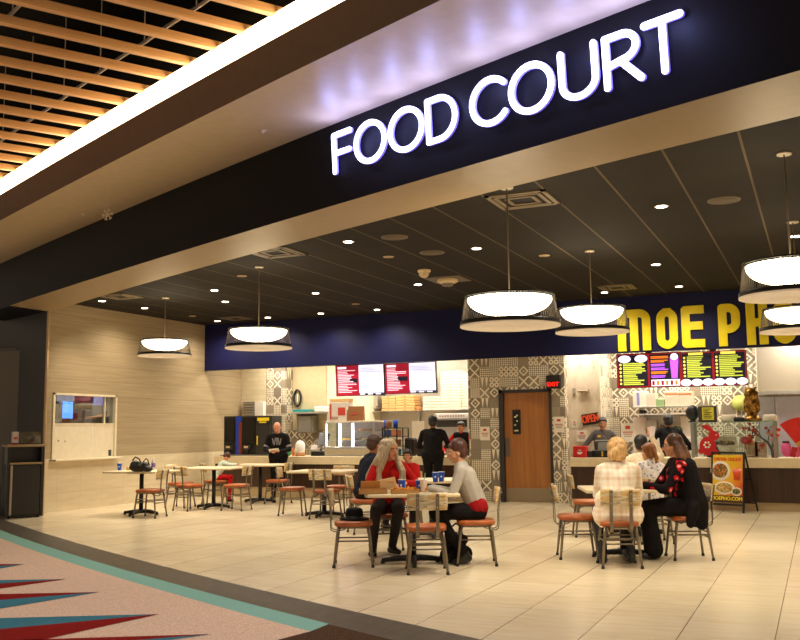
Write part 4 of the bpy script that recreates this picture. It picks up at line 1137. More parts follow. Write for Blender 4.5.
person('bald man in a black hoodie standing and looking down at a white paper', (-10.52, 17.0), 196, s=.98, wide=1.15, seated=False, lean=(0, .03), hp=-36, skin=SK2, top=C_BLK, pants=C_BLK, shoes=C_BOOT, vox=.011, extra=hoodie_extra, neck_fwd=.05,
       arms={-1: dict(el=(-.08, .04, -.27), wr=(.08, .24, -.31), hd=(.7, .6, .1), nr=(0, .2, .9), curl=.6), 1: dict(el=(.08, .04, -.27), wr=(-.08, .24, -.31), hd=(-.7, .6, .1), nr=(0, .2, .9), curl=.6)})
q = Vector((-10.52, 17.0, 0)); R_ = Matrix.Rotation(RAD(196), 3, 'Z')
w = q + R_ @ Vector((.0, .33, 1.03))
o = B().box((0, 0, 0), (.21, .13, .012), (.5, .1, .1), .003).build('paper_wrapper', mat('white_paper')); o.location = w; o.rotation_euler = (0, 0, RAD(196)); tag(o, 'crumpled white paper held by the bald man', 'paper')
person('customer all in black with short dark hair, standing at the counter with back turned', (X_at(432.5, 17.0), 17.0), 12, s=1.02, wide=1.2, seated=False, lean=(0, .05), skin=SK3, top=C_BLK, pants=C_BLK, shoes=C_BOOT, hairp=hair_short(.02, .02), hair=H_BLK, face=False, vox=.012,
       arms={-1: dict(el=(-.10, .06, -.26), wr=(.0, .26, -.26)), 1: dict(el=(.10, .06, -.26), wr=(0, .26, -.26))})
def apron(col):
    def f(t, k):
        C, P, V = k['C'], k['P'], Vector
        blob('vest', [(q[0], q[1], q[2], q[3]+.006, q[4]+.006) if q[0] == 'c' else q for q in k['torso'](.012)[:7]], .013, col, t)
    return f
person('worker in a black vest over red sleeves behind the left counter', (X_at(461.5, 18.75), 18.75), 190, s=.96, seated=False, skin=SK3, top=C_RED, pants=C_BLK, shoes=C_BOOT, hairp=hair_short(.01, .02), hair=H_BLK, vox=.012, hp=-8, extra=apron(C_BLK))
def worker_extra(t, k):
    glasses_part(t, k)
    C, V = k['C'], Vector
    B().box(C+V((.08, .14, .07)), (.06, .02, .04), None, .004).build('badge', mat('yellow_badge', (210, 160, 40), .5), t)
person('worker in a slate grey shirt and glasses behind the right counter under the OPEN sign', (X_at(602.5, 18.15), 18.15), 196, s=.98, wide=1.05, seated=False, skin=SK3, top=C_GRN, pants=C_BLK, shoes=C_BOOT, hairp=hair_short(.01, .01), hair=H_BLK, vox=.012, hp=-6, extra=worker_extra)
person('worker in black with back turned below the white shelf boxes', (X_at(669, 18.5), 18.5), 22, s=1.0, wide=1.15, seated=False, skin=SK3, top=C_BLK, pants=C_BLK, shoes=C_BOOT, hairp=hair_short(.02, .02), hair=H_BLK, face=False, vox=.013)
# phone in the raised hand
rr = Matrix.Rotation(RAD(30), 3, 'Z'); shp = Vector((0, 0, .475+.095+.47-.055)) + Vector((.165+.04, .02+.12, .31+.06))
pw = Vector((ra[0], ra[1], 0)) + rr @ shp
o = B().box((0, -.03, .02), (.075, .012, .155), None, .006).build('phone', mat('white_phone', (236, 226, 230), .3)); o.location = pw; o.rotation_euler = (.1, .1, RAD(30)); tag(o, 'white phone held up in the raised hand', 'phone')
# ------------------------------------------------------------------ things on tables and chairs
KRAFT = mat('kraft_cardboard', (186, 138, 78), .8); KRAFT2 = mat('pale_kraft', (222, 186, 130), .8); CHEESE = mat('melted_cheese', (226, 160, 50), .5, bump=.4, bscale=40); SAUCE = mat('tomato_sauce', (176, 60, 24), .5)
TZ = .766
def tpos(T, a, b_, z=TZ):
    c, s = math.cos(RAD(T[2])), math.sin(RAD(T[2])); return (T[0]+a*c-b_*s, T[1]+a*s+b_*c, z)
def cup_make(h=.125, r=.042):
    t = thing('paper_cup', None, 'cup')
    B().lathe([(.001, 0), (r*.74, 0), (r*.76, .004), (r, h*.98)], seg=22).build('cup_body', mat('blue_paper_cup', (20, 78, 196), .45), t)
    B().lathe([(r*1.0, h*.975), (r*1.05, h*.985), (r*1.05, h*1.0), (r*.95, h), (r*.93, h*.93), (.001, h*.92)], seg=22).build('rim', mat('white_cup_rim', (230, 234, 240), .5), t)
    b = B(); b.tube([(-r*.9*math.cos(a), -r*.9*math.sin(a), h*.52) for a in ()], .002) if 0 else None
    b.ball((0, -r*.86, h*.52), (.012, .006, .014), 10)
    b.build('cup_emblem', mat('pale_emblem', (214, 224, 240), .5), t)
    return t
c0 = cup_make(); x, y, z = tpos(T1, -.11, .10); c0.location = (x, y, z); c0.rotation_euler = (0, 0, RAD(10)); tag(c0, 'blue paper cup in front of the red jacket', None, 'blue paper cups')
for (x, y, z), lab in ((tpos(T1, .08, .0), 'blue paper cup half hidden by the white straw cup'), ((PZ(435.5, 482, TZ).x, PZ(435.5, 482, TZ).y, TZ), 'left one of the pair of blue cups behind the sweater woman\'s hands'),
                       ((PZ(441.5, 481.5, TZ).x, PZ(441.5, 481.5, TZ).y, TZ), 'right one of the pair of blue cups behind the sweater woman\'s hands'), (PZ(119.5, 470.3, TZ), 'blue paper cup beside the black bag on the far left table')):
    dup(c0, (x, y, TZ), RAD(20), lab, 'blue paper cups')
x, y, z = tpos(T1, .12, -.12)
t = thing('straw_cup', 'white cup with a green straw beside the woman in the grey sweater', 'cup', (x, y, TZ))
B().lathe([(.001, 0), (.030, 0), (.043, .13), (.045, .135), (.04, .136), (.001, .134)], seg=22).build('cup_body', mat('white_cup', (236, 226, 220), .45), t)
B().cone((.005, 0, .12), (.018, .005, .205), .0045, .0045, 8).build('straw', mat('green_straw', (140, 200, 140), .4), t)
def pizza_box(pos, rz, w, lid, lab, food):
    t = thing('pizza_box', lab, 'box', pos, RAD(rz))
    b = B(); b.box((0, 0, .003), (w, w, .006))
    for s in (-1, 1): b.box((s*(w/2-.003), 0, .022), (.006, w, .044)); b.box((0, s*(w/2-.003), .022), (w, .006, .044))
    b.build('tray', KRAFT, t)
    a = RAD(lid)
    if lid: B().box((-w/2 - math.cos(a)*w/2, 0, .044 + math.sin(a)*w/2), (w, w, .006), (0, a, 0)).build('lid', KRAFT2, t)
    b = B()
    rnd = random.Random(len(lab))
    if food == 'fries':
        for k in range(60):
            b.box((rnd.uniform(-w*.4, w*.4), rnd.uniform(-w*.4, w*.4), rnd.uniform(.015, .055)), (.06, .009, .009), (rnd.uniform(-.4, .4), rnd.uniform(-.5, .5), rnd.uniform(0, 3)))
        b.build('fried_food', mat('golden_fries', (222, 152, 44), .6), t)
    else:
        b.lathe([(.001, .014), (w*.40, .014), (w*.44, .026), (w*.46, .022), (w*.46, .006), (.001, .006)], seg=26)
        b.build('pizza', CHEESE, t)
    return t
PB0 = pizza_box(tpos(T1, -.43, -.20), 26, .30, 0, 'open kraft box with food at the left corner of the pizza table', 'pizza')
pizza_box(tpos(T1, -.09, -.23), 26, .30, 0, 'open kraft tray of golden food at the front edge of the pizza table', 'fries')
o = B().box((-.03, .17, .07), (.21, .010, .11), (.35, 0, .1), .003).build('box_lid', KRAFT, PB0)
x, y, z = tpos(T1, -.27, -.02)
b = B(); 
for k in range(5): b.box((0, .006*k, .075-.003*k), (.19-.012*k, .004, .13), (.3+.1*k, .1*k-.2, 0), .0015)
o = b.build('paper_wrapper', mat('cream_wrapper_paper', (240, 214, 168), .8)); o.location = (x, y, TZ+.01); o.rotation_euler = (0, 0, RAD(20)); tag(o, 'cream paper wrapper standing up beside the kraft lid', 'paper')
x, y, z = tpos(T1, .30, .02)
o = B().box((0, 0, .010), (.16, .14, .012), None, .004).build('paper_napkin', mat('white_paper')); o.location = (x, y, TZ); o.rotation_euler = (0, 0, .6); tag(o, 'white paper napkin under the sweater woman\'s hands', 'napkin')
# hat on the chair
t = thing('felt_hat', 'black felt hat lying on a tan chair seat', 'hat', (-4.66, 9.09, .477), RAD(-30))
B().lathe([(.001, .012), (.10, .010), (.15, .006), (.165, .012), (.158, .02), (.11, .02), (.10, .022)], seg=30, sx=1.1, sy=.95).build('brim', C_BLK, t)
B().lathe([(.103, .015), (.10, .06), (.092, .11), (.07, .128), (.035, .118), (.001, .108)], seg=26, sx=1.08, sy=.92).build('crown', C_BLK, t)
B().lathe([(.105, .018), (.104, .045), (.1005, .045)], seg=26, sx=1.08, sy=.92).build('hat_band', mat('black_ribbon', (12, 12, 14), .3), t)
# black boot-like bag under the pizza table
q = PZ(448, 566)
t = thing('handbag', 'black handbag on the floor under the pizza table beside the boots', 'bag', (q.x, q.y+.25, 0), RAD(60))
blob('bag_body', [('c', (-.12, 0, .09), (.12, 0, .09), .09, .09), ('c', (-.10, 0, .24), (.10, 0, .24), .06, .06)], .014, C_BLK, t)
B().tube([(-.09, 0, .27), (-.07, 0, .38), (0, 0, .42), (.07, 0, .38), (.09, 0, .27)], .010, 6).build('handle', C_BLK, t)
# left table: black bag, bottle
q = PZ(139, 471.5, TZ)
t = thing('black_bag', 'crumpled black bag on the far left table', 'bag', (q.x, q.y, TZ), .1)
blob('bag_body', [('e', (-.02, 0, .075), (.17, .12, .085)), ('e', (.08, .02, .09), (.11, .10, .075)), ('e', (-.08, 0, .11), (.09, .08, .08)), ('e', (.17, 0, .05), (.10, .08, .055)), ('e', (.0, -.04, .13), (.06, .05, .05)), ('e', (.12, -.02, .12), (.05, .05, .04))], .014, mat('black_nylon', (26, 24, 24), .6, bump=1, bscale=22), t, 2)
b = B(); b.tube([(-.1, -.05, .19), (-.04, -.06, .25), (.03, -.05, .22), (.06, -.04, .16)], .012, 6); b.tube([(.08, 0, .16), (.12, .02, .22), (.17, 0, .20), (.2, 0, .12)], .010, 6); b.build('strap', mat('black_nylon'), t)
q = PZ(152, 470, TZ)
t = thing('drink_bottle', 'clear plastic bottle with a purple label beside the black bag', 'bottle', (q.x+.03, q.y, TZ))
B().lathe([(.001, 0), (.033, 0), (.036, .01), (.036, .13), (.034, .15), (.016, .19), (.014, .21), (.001, .21)], seg=18).build('bottle_body', mat('pale_plastic_bottle', (206, 196, 190), .2), t)
B().lathe([(.0365, .05), (.0368, .12), (.036, .122)], seg=18).build('bottle_label', mat('purple_label', (120, 90, 160), .5), t)
B().cone((0, 0, .205), (0, 0, .23), .015, .015, 14).build('cap', mat('white_cap', (230, 222, 214), .4), t)
q = PZ(129, 470, TZ)
tag(one(B().box((0, 0, .035), (.09, .06, .07), (.1, .2, .3), .01, 0, 2), 'food_wrapper', KRAFT2, 'small tan wrapper between the blue cup and the black bag', 'wrapper', (q.x, q.y, TZ)))
# dark jacket over a chair back
t = thing('draped_jacket', 'dark jacket hung over a chair left of the grey-haired woman', 'jacket', (-7.05, 14.10, 0), RAD(100))
blob('jacket', [('c', (-.15, -.31, .79), (.15, -.31, .79), .035, .035), ('c', (-.15, -.335, .76), (-.17, -.34, .42), .04, .045), ('c', (.15, -.335, .76), (.17, -.34, .42), .04, .045), ('c', (0, -.335, .74), (0, -.34, .40), .045, .05), ('c', (-.16, -.33, .45), (.16, -.33, .45), .045, .045), ('c', (-.14, -.225, .78), (-.14, -.20, .58), .028, .03), ('c', (.14, -.225, .78), (.14, -.20, .58), .028, .03)], .012, C_BLK, t)

# ------------------------------------------------------------------ waste cabinet at the left pier
q0, q1 = PZ(5, 519.3), PZ(42.5, 517)
d = (q1-q0); ang = math.atan2(d.y, d.x); Wc = d.length; ztop = .98
t = thing('waste_cabinet', 'black waste cabinet with a tan worktop in front of the black pier', 'cabinet', ((q0.x+q1.x)/2, (q0.y+q1.y)/2, 0), ang)
dep = .36
sc_ = (PZ(24, 518.2)-CAMP).dot(FW)/F
M_CAB = mat('black_cabinet_laminate', (28, 26, 25), .4); M_TANT = mat('tan_edge_laminate', (166, 138, 96), .4)
zt = 1.45 - (448.5-434.5)*sc_
b = B(); b.b2((-Wc/2, 0, .03), (-Wc/2+.05, dep, zt)); b.b2((Wc/2-.05, 0, .03), (Wc/2, dep, zt)); b.b2((-Wc/2, .03, .03), (Wc/2, dep, zt-.30)); b.b2((-Wc/2, .2, .03), (Wc/2, dep, zt)); b.build('cabinet_body', M_CAB, t)
b = B(); b.b2((-Wc/2-.02, -.03, zt), (Wc/2+.02, dep, zt+.04), .006); b.build('worktop', M_TANT, t)
B().b2((-Wc/2+.04, -.02, zt-.30), (Wc/2-.04, .03, zt-.265), .004).build('tray_ledge', M_TANT, t)
dr_ = B().b2((-Wc/2+.06, .0, .06), (Wc/2-.06, .03, zt-.31), .006).build('cabinet_door', mat('black_door_panel', (34, 32, 31), .35), t)
B().b2((-Wc/2+.055, -.012, .06), (-Wc/2+.095, .006, zt-.31), .004).build('door_edge', mat('pale_steel_edge', (170, 160, 144), .3, .8), dr_)
b = B()
for x in (-Wc/2+.07, Wc/2-.07): b.cone((x, .06, 0), (x, .06, .035), .02, .02, 10)
b.build('cabinet_foot', BLACKM, t)
Rc = Matrix.Rotation(ang, 4, 'Z'); cp = Vector(t.location)
def on_cab(x, y): v = Rc @ Vector((x, y, 0)); return (cp.x+v.x, cp.y+v.y, zt+.04)
def cabx(px): return (px-5)/(42.5-5)*Wc - Wc/2
t = thing('napkin_holder', 'white napkin box with a red base on the waste cabinet', 'napkin holder', on_cab(cabx(13.5), .12), ang)
B().b2((-.05, -.05, .02), (.05, .05, .22), .004).build('napkin_box', mat('white_card', (214, 204, 196), .5), t); B().b2((-.055, -.055, 0), (.055, .055, .03), .003).build('red_base', mat('dark_red_base', (140, 24, 30), .5), t)
B().b2((-.03, -.054, .09), (.03, -.050, .13)).build('box_print', mat('red_ink'), t)
t = thing('clear_box', 'clear acrylic dispenser box beside the napkin box', 'dispenser', on_cab(cabx(28.5), .14), ang)
w_ = .17; M_AC = glass('smoky_acrylic', (206, 206, 200), .16)
b = B(); b.b2((-w_, -.09, 0), (w_, -.084, .22)); b.b2((-w_, .084, 0), (w_, .09, .22)); b.b2((-w_, -.09, 0), (-w_+.006, .09, .22)); b.b2((w_-.006, -.09, 0), (w_, .09, .22)); b.build('acrylic_wall', M_AC, t)
B().b2((-w_, -.09, 0), (w_, .09, .02)).build('box_base', BLACKP, t)
b = B(); b.ball((0, -.02, .09), (.07, .05, .05), 12); b.ball((.05, .0, .13), (.04, .03, .06), 10); b.build('contents', mat('charcoal_packets', (60, 58, 58), .5), t)

# ------------------------------------------------------------------ sandwich board
c_ = PZ(744.5, 513.5); a_ = c_ + Vector((-.92, .39, 0))*.60
top_ = .93
t = thing('sandwich_board', 'black A-frame board with a yellow and orange food poster', 'sandwich board', ((a_.x+c_.x)/2, (a_.y+c_.y)/2, 0), math.atan2(c_.y-a_.y, c_.x-a_.x))
wb = (c_-a_).length; hb = 1.45-(453.5-425.5)*((c_-CAMP).dot(FW)/F); tl = .12
b = B()
for x in (-wb/2+.015, wb/2-.015): b.tube([(x, 0, 0), (x, tl, hb)], 0, flat=(.014, .012))
b.box((0, tl, hb), (wb, .03, .03)); b.box((0, tl*.14, hb*.13), (wb, .025, .03)); b.build('front_frame', BLACKM, t)
b = B()
for x in (-wb/2+.015, wb/2-.015): b.tube([(x, .50, 0), (x, tl+.03, hb)], 0, flat=(.012, .010))
b.box((0, .44, hb*.14), (wb, .02, .02)); b.box((0, .30, hb*.55), (wb, .02, .02)); b.build('rear_frame', BLACKM, t)
def poster_mat():
    n = NB('yellow_orange_poster', .4)
    g = n.add(n.mul(n.x, 1.2), n.mul(n.z, -.7))
    f = n.noise(n.tc.outputs['Object'], 4, 2)
    return n.col(n.ramp(n.add(g, n.mul(f, .35)), [(.0, (240, 200, 30)), (.25, (240, 176, 30)), (.55, (222, 96, 28)), (.8, (190, 40, 20))]))
Mp = Matrix.Translation((0, tl*.55, hb*.565)) @ Matrix.Rotation(-math.atan2(tl, hb), 4, 'X')
hp_, wp_ = hb*.80, wb-.05
po = B().box((0, 0, 0), (wp_, .010, hp_)).build('poster', poster_mat(), t); po.matrix_local = Mp
def disc(b, x, z, rx, rz_, y, mi): b.ball((x, y, z), (rx, .006, rz_), 22, mi)
b = B(); y = -.006
disc(b, -wp_*.24, hp_*.16, wp_*.33, wp_*.30, y, 0); disc(b, -wp_*.24, hp_*.165, wp_*.25, wp_*.22, y-.005, 1)
disc(b, -wp_*.10, -hp_*.20, wp_*.34, wp_*.20, y-.001, 0); disc(b, -wp_*.10, -hp_*.195, wp_*.28, wp_*.15, y-.006, 2)
disc(b, wp_*.30, -hp_*.27, wp_*.17, wp_*.13, y-.003, 0); disc(b, wp_*.30, -hp_*.265, wp_*.13, wp_*.09, y-.008, 3)
def foodmat(name, cols, sc):
    n = NB(name, .5); vo = n.nt.nodes.new('ShaderNodeTexVoronoi'); vo.inputs['Scale'].default_value = sc; n.nt.links.new(n.tc.outputs['Object'], vo.inputs['Vector'])
    return n.col(n.ramp(n.white(vo.outputs['Position']), [(i/(len(cols)-.01), c) for i, c in enumerate(cols)]))
fo = b.build('printed_dishes', [mat('white_plate_print', (238, 230, 214), .4), foodmat('printed_stirfry', [(60, 84, 30), (200, 90, 30), (226, 160, 70), (120, 40, 20), (90, 110, 40)], 45), foodmat('printed_noodles', [(216, 170, 90), (196, 140, 60), (120, 120, 50), (226, 190, 120)], 40), foodmat('printed_salad', [(80, 110, 40), (170, 130, 60), (60, 70, 30)], 50)], po)
b = B(); b.lathe([(.001, -.10), (.055, -.10), (.075, .09), (.001, .09)], seg=16, sx=1, sy=.07); o = b.build('printed_cup', mat('orange_drink_print', (214, 70, 26), .4), po); o.location = (wp_*.30, -.006, hp_*.10)
b = B(); add_text(b, 'ORDER ONLINE', .076, Matrix.Translation((0, -.008, hp_*.405)), 0, .001, .003, .90); b.build('poster_headline', mat('orange_ink', (222, 84, 20), .5), po)
b = B(); add_text(b, 'MOEPHO.COM', .085, Matrix.Translation((-.01, -.008, -hp_*.425)), 0, .001, .004, .98)
b.build('poster_address', mat('yellow_ink', (244, 214, 30), .5), po)
b = B(); b.box((0, -.0055, -hp_*.43), (wp_, .003, hp_*.14)); b.build('poster_footer', mat('brown_footer', (70, 40, 14), .5), po)
# blue sign behind the glasses woman, dark box at its foot
q = PZ(705, 503); 
t = thing('floor_sign', 'low blue sign with a picture between the floral top and the sandwich board', 'sign', (q.x, q.y+.4, 0), RAD(10))
B().box((0, 0, .42), (.36, .03, .80), None, .006).build('sign_panel', mat('blue_panel', (26, 60, 150), .4), t)
b = B(); b.ball((-.03, -.016, .50), (.12, .006, .16), 18, 0); b.ball((.05, -.018, .36), (.08, .006, .08), 18, 1); b.build('sign_picture', [mat('cream_print', (220, 190, 140), .5), mat('white_plate_print')], t)
B().box((0, 0, .03), (.42, .26, .06), None, .01).build('sign_foot', BLACKP, t)
# ------------------------------------------------------------------ service counters
M_WOODP = wood('dark_walnut_panel', (46, 28, 16), (72, 44, 26), .6, 'z', .4)
def ext(x0, x1, y0, y1, Y):
    """world x range and z range of a pixel box standing in the plane y = Y"""
    a, c = PY(x0, y1, Y), PY(x1, y0, Y)
    return a.x, c.x, a.z, c.z
def counter(lab, x0, x1, Y, ztop, zband, zkick, depth):
    t = thing('service_counter', lab, 'counter', ((x0+x1)/2, Y, 0)); w = (x1-x0)/2
    B().b2((-w, 0, zband), (w, depth, ztop), .008).build('countertop', CREAM, t)
    B().b2((-w, .06, zkick), (w, depth-.05, zband)).build('front_panel', M_WOODP, t)
    B().b2((-w, .10, 0), (w, depth-.05, zkick)).build('kick_base', mat('pale_kick_tile', (190, 168, 130), .5), t)
    return t
YL, YR = 17.38, 16.98
zl = PY(300, 456.3, YL).z; zr = PY(700, 458, YR).z
counter('long cream-topped service counter with dark panel at the left stall', X_at(214, YL), XD0-.02, YL, zl, PY(320, 464.4, YL).z, .22, .72)
counter('cream-topped service counter with dark panel at the right stall', X_at(569, YR), 2.45, YR, zr, PY(700, 467.6, YR).z, PY(700, 501.5, YR).z, .70)

# ------------------------------------------------------------------ left stall shell
YK = 19.2
X266, X293 = X_at(266.5, YK), X_at(292.5, YK+.34)
XKE = PY(469, 440, YB+.25).x
b = B(); b.b2((XL, YK, 0), (X266, YK+.12, 3.3)); struct(b.build('wall_stall', M_BRICK))
b = B(); b.b2((X266, YK-.02, 0), (X293, YK+.34, 3.3)); struct(b.build('wall_stall', M_PAT))
YK2 = 21.2
b = B(); b.b2((X293-.6, YK2, 0), (XKE+1.2, YK2+.1, 3.3)); 
struct(b.build('wall_stall', M_WALL))
xp0, xp1 = X_at(325, 19.6), X_at(336, 19.6)
struct(B().b2((xp0, 19.6, 0), (xp1+.9, YK2, 3.3)).build('wall_stall', M_WALL))
struct(B().b2((XKE, YB+.25, 0), (XKE+.1, YK2, 3.3)).build('wall_stall', M_WALL))
struct(B().b2((XL, YB+.12, 3.25), (2.5, 21.4, 3.35)).build('ceiling_stall', WHITE))
# steel splash on the cooking wall
YS = 20.2
sx0, sx1 = X_at(344, YS), XKE-.02
struct(B().b2((sx0, YS, 0), (sx1, YS+.08, 3.3)).build('wall_steel', mat('steel_wall_panel', (196, 188, 174), .35, .6)))

def boxthing(name, lab, cat, px, Y, depth, m, bev=.004, group=None, part=None):
    x0, x1, z0, z1 = ext(*px, Y)
    o = B().box((0, 0, (z1-z0)/2), (x1-x0, depth, z1-z0), None, bev).build(name, m)
    o.location = ((x0+x1)/2, Y+depth/2, z0)
    return tag(o, lab, cat, group)
def root_at(name, lab, cat, px, Y, depth=0, group=None):
    x0, x1, z0, z1 = ext(*px, Y)
    return thing(name, lab, cat, ((x0+x1)/2, Y, z0), 0, group), x1-x0, z1-z0

# beverage dispenser: two black towers, blue and red stripe, taps
Yd = YL+.22
t, w, h = root_at('drink_dispenser', 'big black drink dispenser with a blue stripe at the left counter', 'drink dispenser', (223.5, 271.5, 415.5, 456), Yd)
B().b2((-w/2, 0, 0), (w/2, .44, h), .01).build('dispenser_body', BLACKP, t)
B().b2((-w*.24, -.012, .0), (-w*.12, .01, h*.99)).build('blue_stripe', mat('blue_stripe_panel', (20, 60, 168), .4), t)
B().b2((-w*.17, -.016, h*.06), (-w*.11, .0, h*.85)).build('red_stripe', mat('dark_red_stripe', (120, 44, 30), .5), t)
for x, lab in ((-.36, 0), (.02, 1)):
    b = B(); b.b2((w*x-.10, -.09, h*.16), (w*x+.10, 0, h*.27), .006); b.cone((w*x, -.05, h*.06), (w*x, -.05, h*.17), .02, .025, 10); b.build('tap_head', mat('charcoal_tap', (46, 44, 42), .4), t)
    B().b2((w*x-.05, -.095, h*.20), (w*x+.05, -.088, h*.25)).build('tap_label', mat('cream_tap_label', (206, 184, 140), .5), t)
b = B(); b.b2((-w*.47, -.02, h*.35), (-w*.26, .0, h*.95), .005); b.b2((-w*.08, -.02, h*.30), (w*.17, .0, h*.95), .005); b.build('door_panel', mat('gloss_black_panel', (14, 14, 16), .15), t)
b = B(); b.b2((w*.20, -.03, 0), (w*.49, 0, h*.78)); b.b2((w*.2, -.02, h*.80), (w*.49, 0, h*.99)); b.build('right_bay', mat('graphite_panel', (42, 40, 38), .4), t)
for lo, hi in (((w*.22, -.026, h*.87), (w*.46, -.018, h*.95)), ((w*.26, -.026, h*.82), (w*.40, -.018, h*.855)), ((w*.215, -.036, h*.28), (w*.235, -.028, h*.5))): B().b2(lo, hi).build('yellow_strip', mat('yellow_ink', (244, 214, 30), .5), t)
b = B(); b.b2((-w/2, -.13, 0), (w/2, 0, .03)); b.build('drip_tray', DSTEEL, t)
# vent panel on the tile wall above the dispenser
t, w, h = root_at('wall_vent', 'grey louvred vent on the cream tiles above the drink dispenser', 'vent', (243.5, 263, 401.5, 416), YK-.14)
B().b2((-w/2, 0, 0), (w*.05, .14, h)).build('vent_box', DSTEEL, t)
b = B()
for k in range(5): b.box((-w*.22, -.008, h*(.12+.19*k)), (w*.5, .02, .02), (.5, 0, 0))
b.build('louvre', STEEL, t)
B().b2((w*.05, .02, 0), (w*.5, .14, h), .005).build('side_housing', WHITE, t)
# round mirror / O-shaped sign
q = PY(298.5, 398, 19.55)
t = thing('oval_sign', 'black oval ring sign on the cream wall above the teal tray', 'sign', (q.x, 19.5, q.z))
b = B(); b.tube([(.095*math.cos(a*math.pi/16), 0, .19*math.sin(a*math.pi/16)) for a in range(32)], .026, 8, closed=True, ref=(0, 1, 0)); b.build('ring', BLACKP, t)
B().box((0, .01, 0), (.03, .01, .2)).build('bracket', WHITE, t)
struct(B().b2((X293, 19.55, 0), (xp0+.05, 19.65, 3.3)).build('wall_stall', mat('recess_shade_tan', (196, 178, 138), .6)))  # cream wall darkened to tan: the recess shade put into its colour
# wall shelf with teal tray and white tub
t, w, h = root_at('wall_shelf', 'steel wall shelf holding a teal tray behind the bald man', 'shelf', (291, 328, 412, 414.2), 19.15)
B().b2((-w/2, 0, 0), (w/2, .4, h)).build('shelf_board', STEEL, t)
for x in (-w*.4, w*.4): B().b2((x-.015, .1, -.2), (x+.015, .4, 0)).build('bracket', STEEL, t)
boxthing('tray', 'flat teal tray on the steel wall shelf', 'tray', (292.5, 309, 409.3, 411.9), 19.2, .3, mat('teal_plastic', (30, 150, 150), .4))
boxthing('food_tub', 'white tub on the right end of the steel wall shelf', 'tub', (314, 325, 406, 411.9), 19.2, .28, WHITE, .02)
t, w, h = root_at('steel_cabinet', 'grey steel cabinet door under the wall shelf', 'cabinet', (297, 312, 415.5, 433), 19.22)
B().b2((-w/2, 0, 0), (w/2, .3, h), .01).build('cabinet_body', DSTEEL, t); B().b2((-w*.4, -.01, h*.06), (w*.4, .01, h*.94), .005).build('door', STEEL, t)
b = B(); struct(B().b2((X293+.0, 19.5, .0), (xp0, 19.54, 1.45)).build('trim_stall', M_PAT))
# point of sale, jar, bottles on the left counter
t, w, h = root_at('sales_terminal', 'dark point-of-sale terminal with a tilted screen by the display case', 'cash register', (309, 324, 431, 456), YL+.12)
B().b2((-w*.42, .02, 0), (w*.42, .3, .10), .01).build('terminal_base', BLACKP, t)
B().box((.06, .2, h*.66), (w*.66, .03, h*.55), (-.35, .15, .2), .006).build('screen', mat('charcoal_screen', (40, 40, 42), .25), t)
B().box((-.08, .04, h*.34), (.16, .02, .12), (-.5, 0, 0), .004).build('customer_display', mat('pale_display', (196, 190, 176), .4), t)
B().cone((0, .18, .08), (.03, .2, h*.5), .03, .03, 10).build('stand', DSTEEL, t)
q = PY(299, 454, YL+.15)
t = thing('white_jar', 'white rounded jar with a tan base on the left counter', 'jar', (q.x, YL+.2, zl))
B().lathe([(.10, .08), (.11, .14), (.10, .26), (.06, .32), (.001, .33)], seg=20).build('jar_body', WHITE, t); B().lathe([(.001, 0), (.105, 0), (.11, .04), (.10, .085), (.001, .085)], seg=20).build('jar_base', mat('caramel_base', (186, 132, 76), .4), t)
for px, lab, c in ((288, 'small green cup left of the white jar', (40, 170, 120)), (292.5, 'small orange bottle left of the white jar', (226, 130, 30)), (295, 'small white bottle beside the white jar', (230, 220, 206))):
    q = PY(px, 454, YL+.12); n_ = 'sauce_bottle'
    tag(one(B().lathe([(.001, 0), (.03, 0), (.032, .1), (.03, .13), (.012, .17), (.01, .2), (.001, .2)], seg=14), n_, mat('bottle_%d' % px, c, .4), lab, 'bottle', (q.x, YL+.16, zl)))
# heated display case
Yc = YL+.06
t, w, h = root_at('display_case', 'heated glass display case with steel base on the left counter', 'display case', (324.5, 374, 420.5, 456.5), Yc)
B().b2((-w/2, 0, 0), (w/2, .56, h*.27), .006).build('case_base', STEEL, t)
b = B(); b.b2((-w*.46, -.006, h*.06), (w*.46, .0, h*.2)); b.build('base_panel', mat('cream_steel_panel', (196, 182, 152), .4, .3), t)
B().b2((-w/2, 0, h*.95), (w/2, .56, h), .006).build('case_roof', mat('pale_case_roof', (216, 204, 180), .4, .3), t)
b = B()
for x in (-w/2, w/2-.03):
    for y in (0, .53): b.b2((x, y, h*.26), (x+.03, y+.03, h*.96))
b.build('corner_post', STEEL, t)
B().b2((-w/2, .53, h*.27), (w/2, .55, h*.95)).build('rear_panel', mat('pale_case_back', (206, 196, 172), .4, .1), t)
for k, z in enumerate((.42, .68)):
    B().b2((-w*.48, .06, h*z), (w*.48, .5, h*z+.015)).build('wire_shelf', STEEL, t)
for x in (-.49, -.20, .06):
    B().b2((w*x-.022, .02, h*.28), (w*x+.022, .05, h*.93)).build('light_tube', mat('case_light_tube', (255, 244, 250), .4, em=(240, 225, 255), es=7), t)
B().b2((-w/2+.02, -.004, h*.28), (w/2-.02, .004, h*.95)).build('front_glass', glass('case_glass', (240, 246, 244), .08), t)
for k, (x, z, r) in enumerate(((-.15, .44, .17), (.22, .70, .15), (.28, .44, .14))):
    b = B(); b.lathe([(.001, .03), (r*.8, .035), (r, .02), (r, 0), (.001, 0)], c=(w*x, .26, h*z+.015), seg=20)
    tag(one(b, 'pizza', mat('display_pizza_%d' % k, ((240, 196, 90), (206, 130, 60), (226, 200, 140))[k], .5), ('yellow pizza on the lower shelf of the display case', 'brown pizza on the upper shelf of the display case', 'pale pizza at the right of the display case')[k], 'pizza', (t.location.x, t.location.y, t.location.z)))
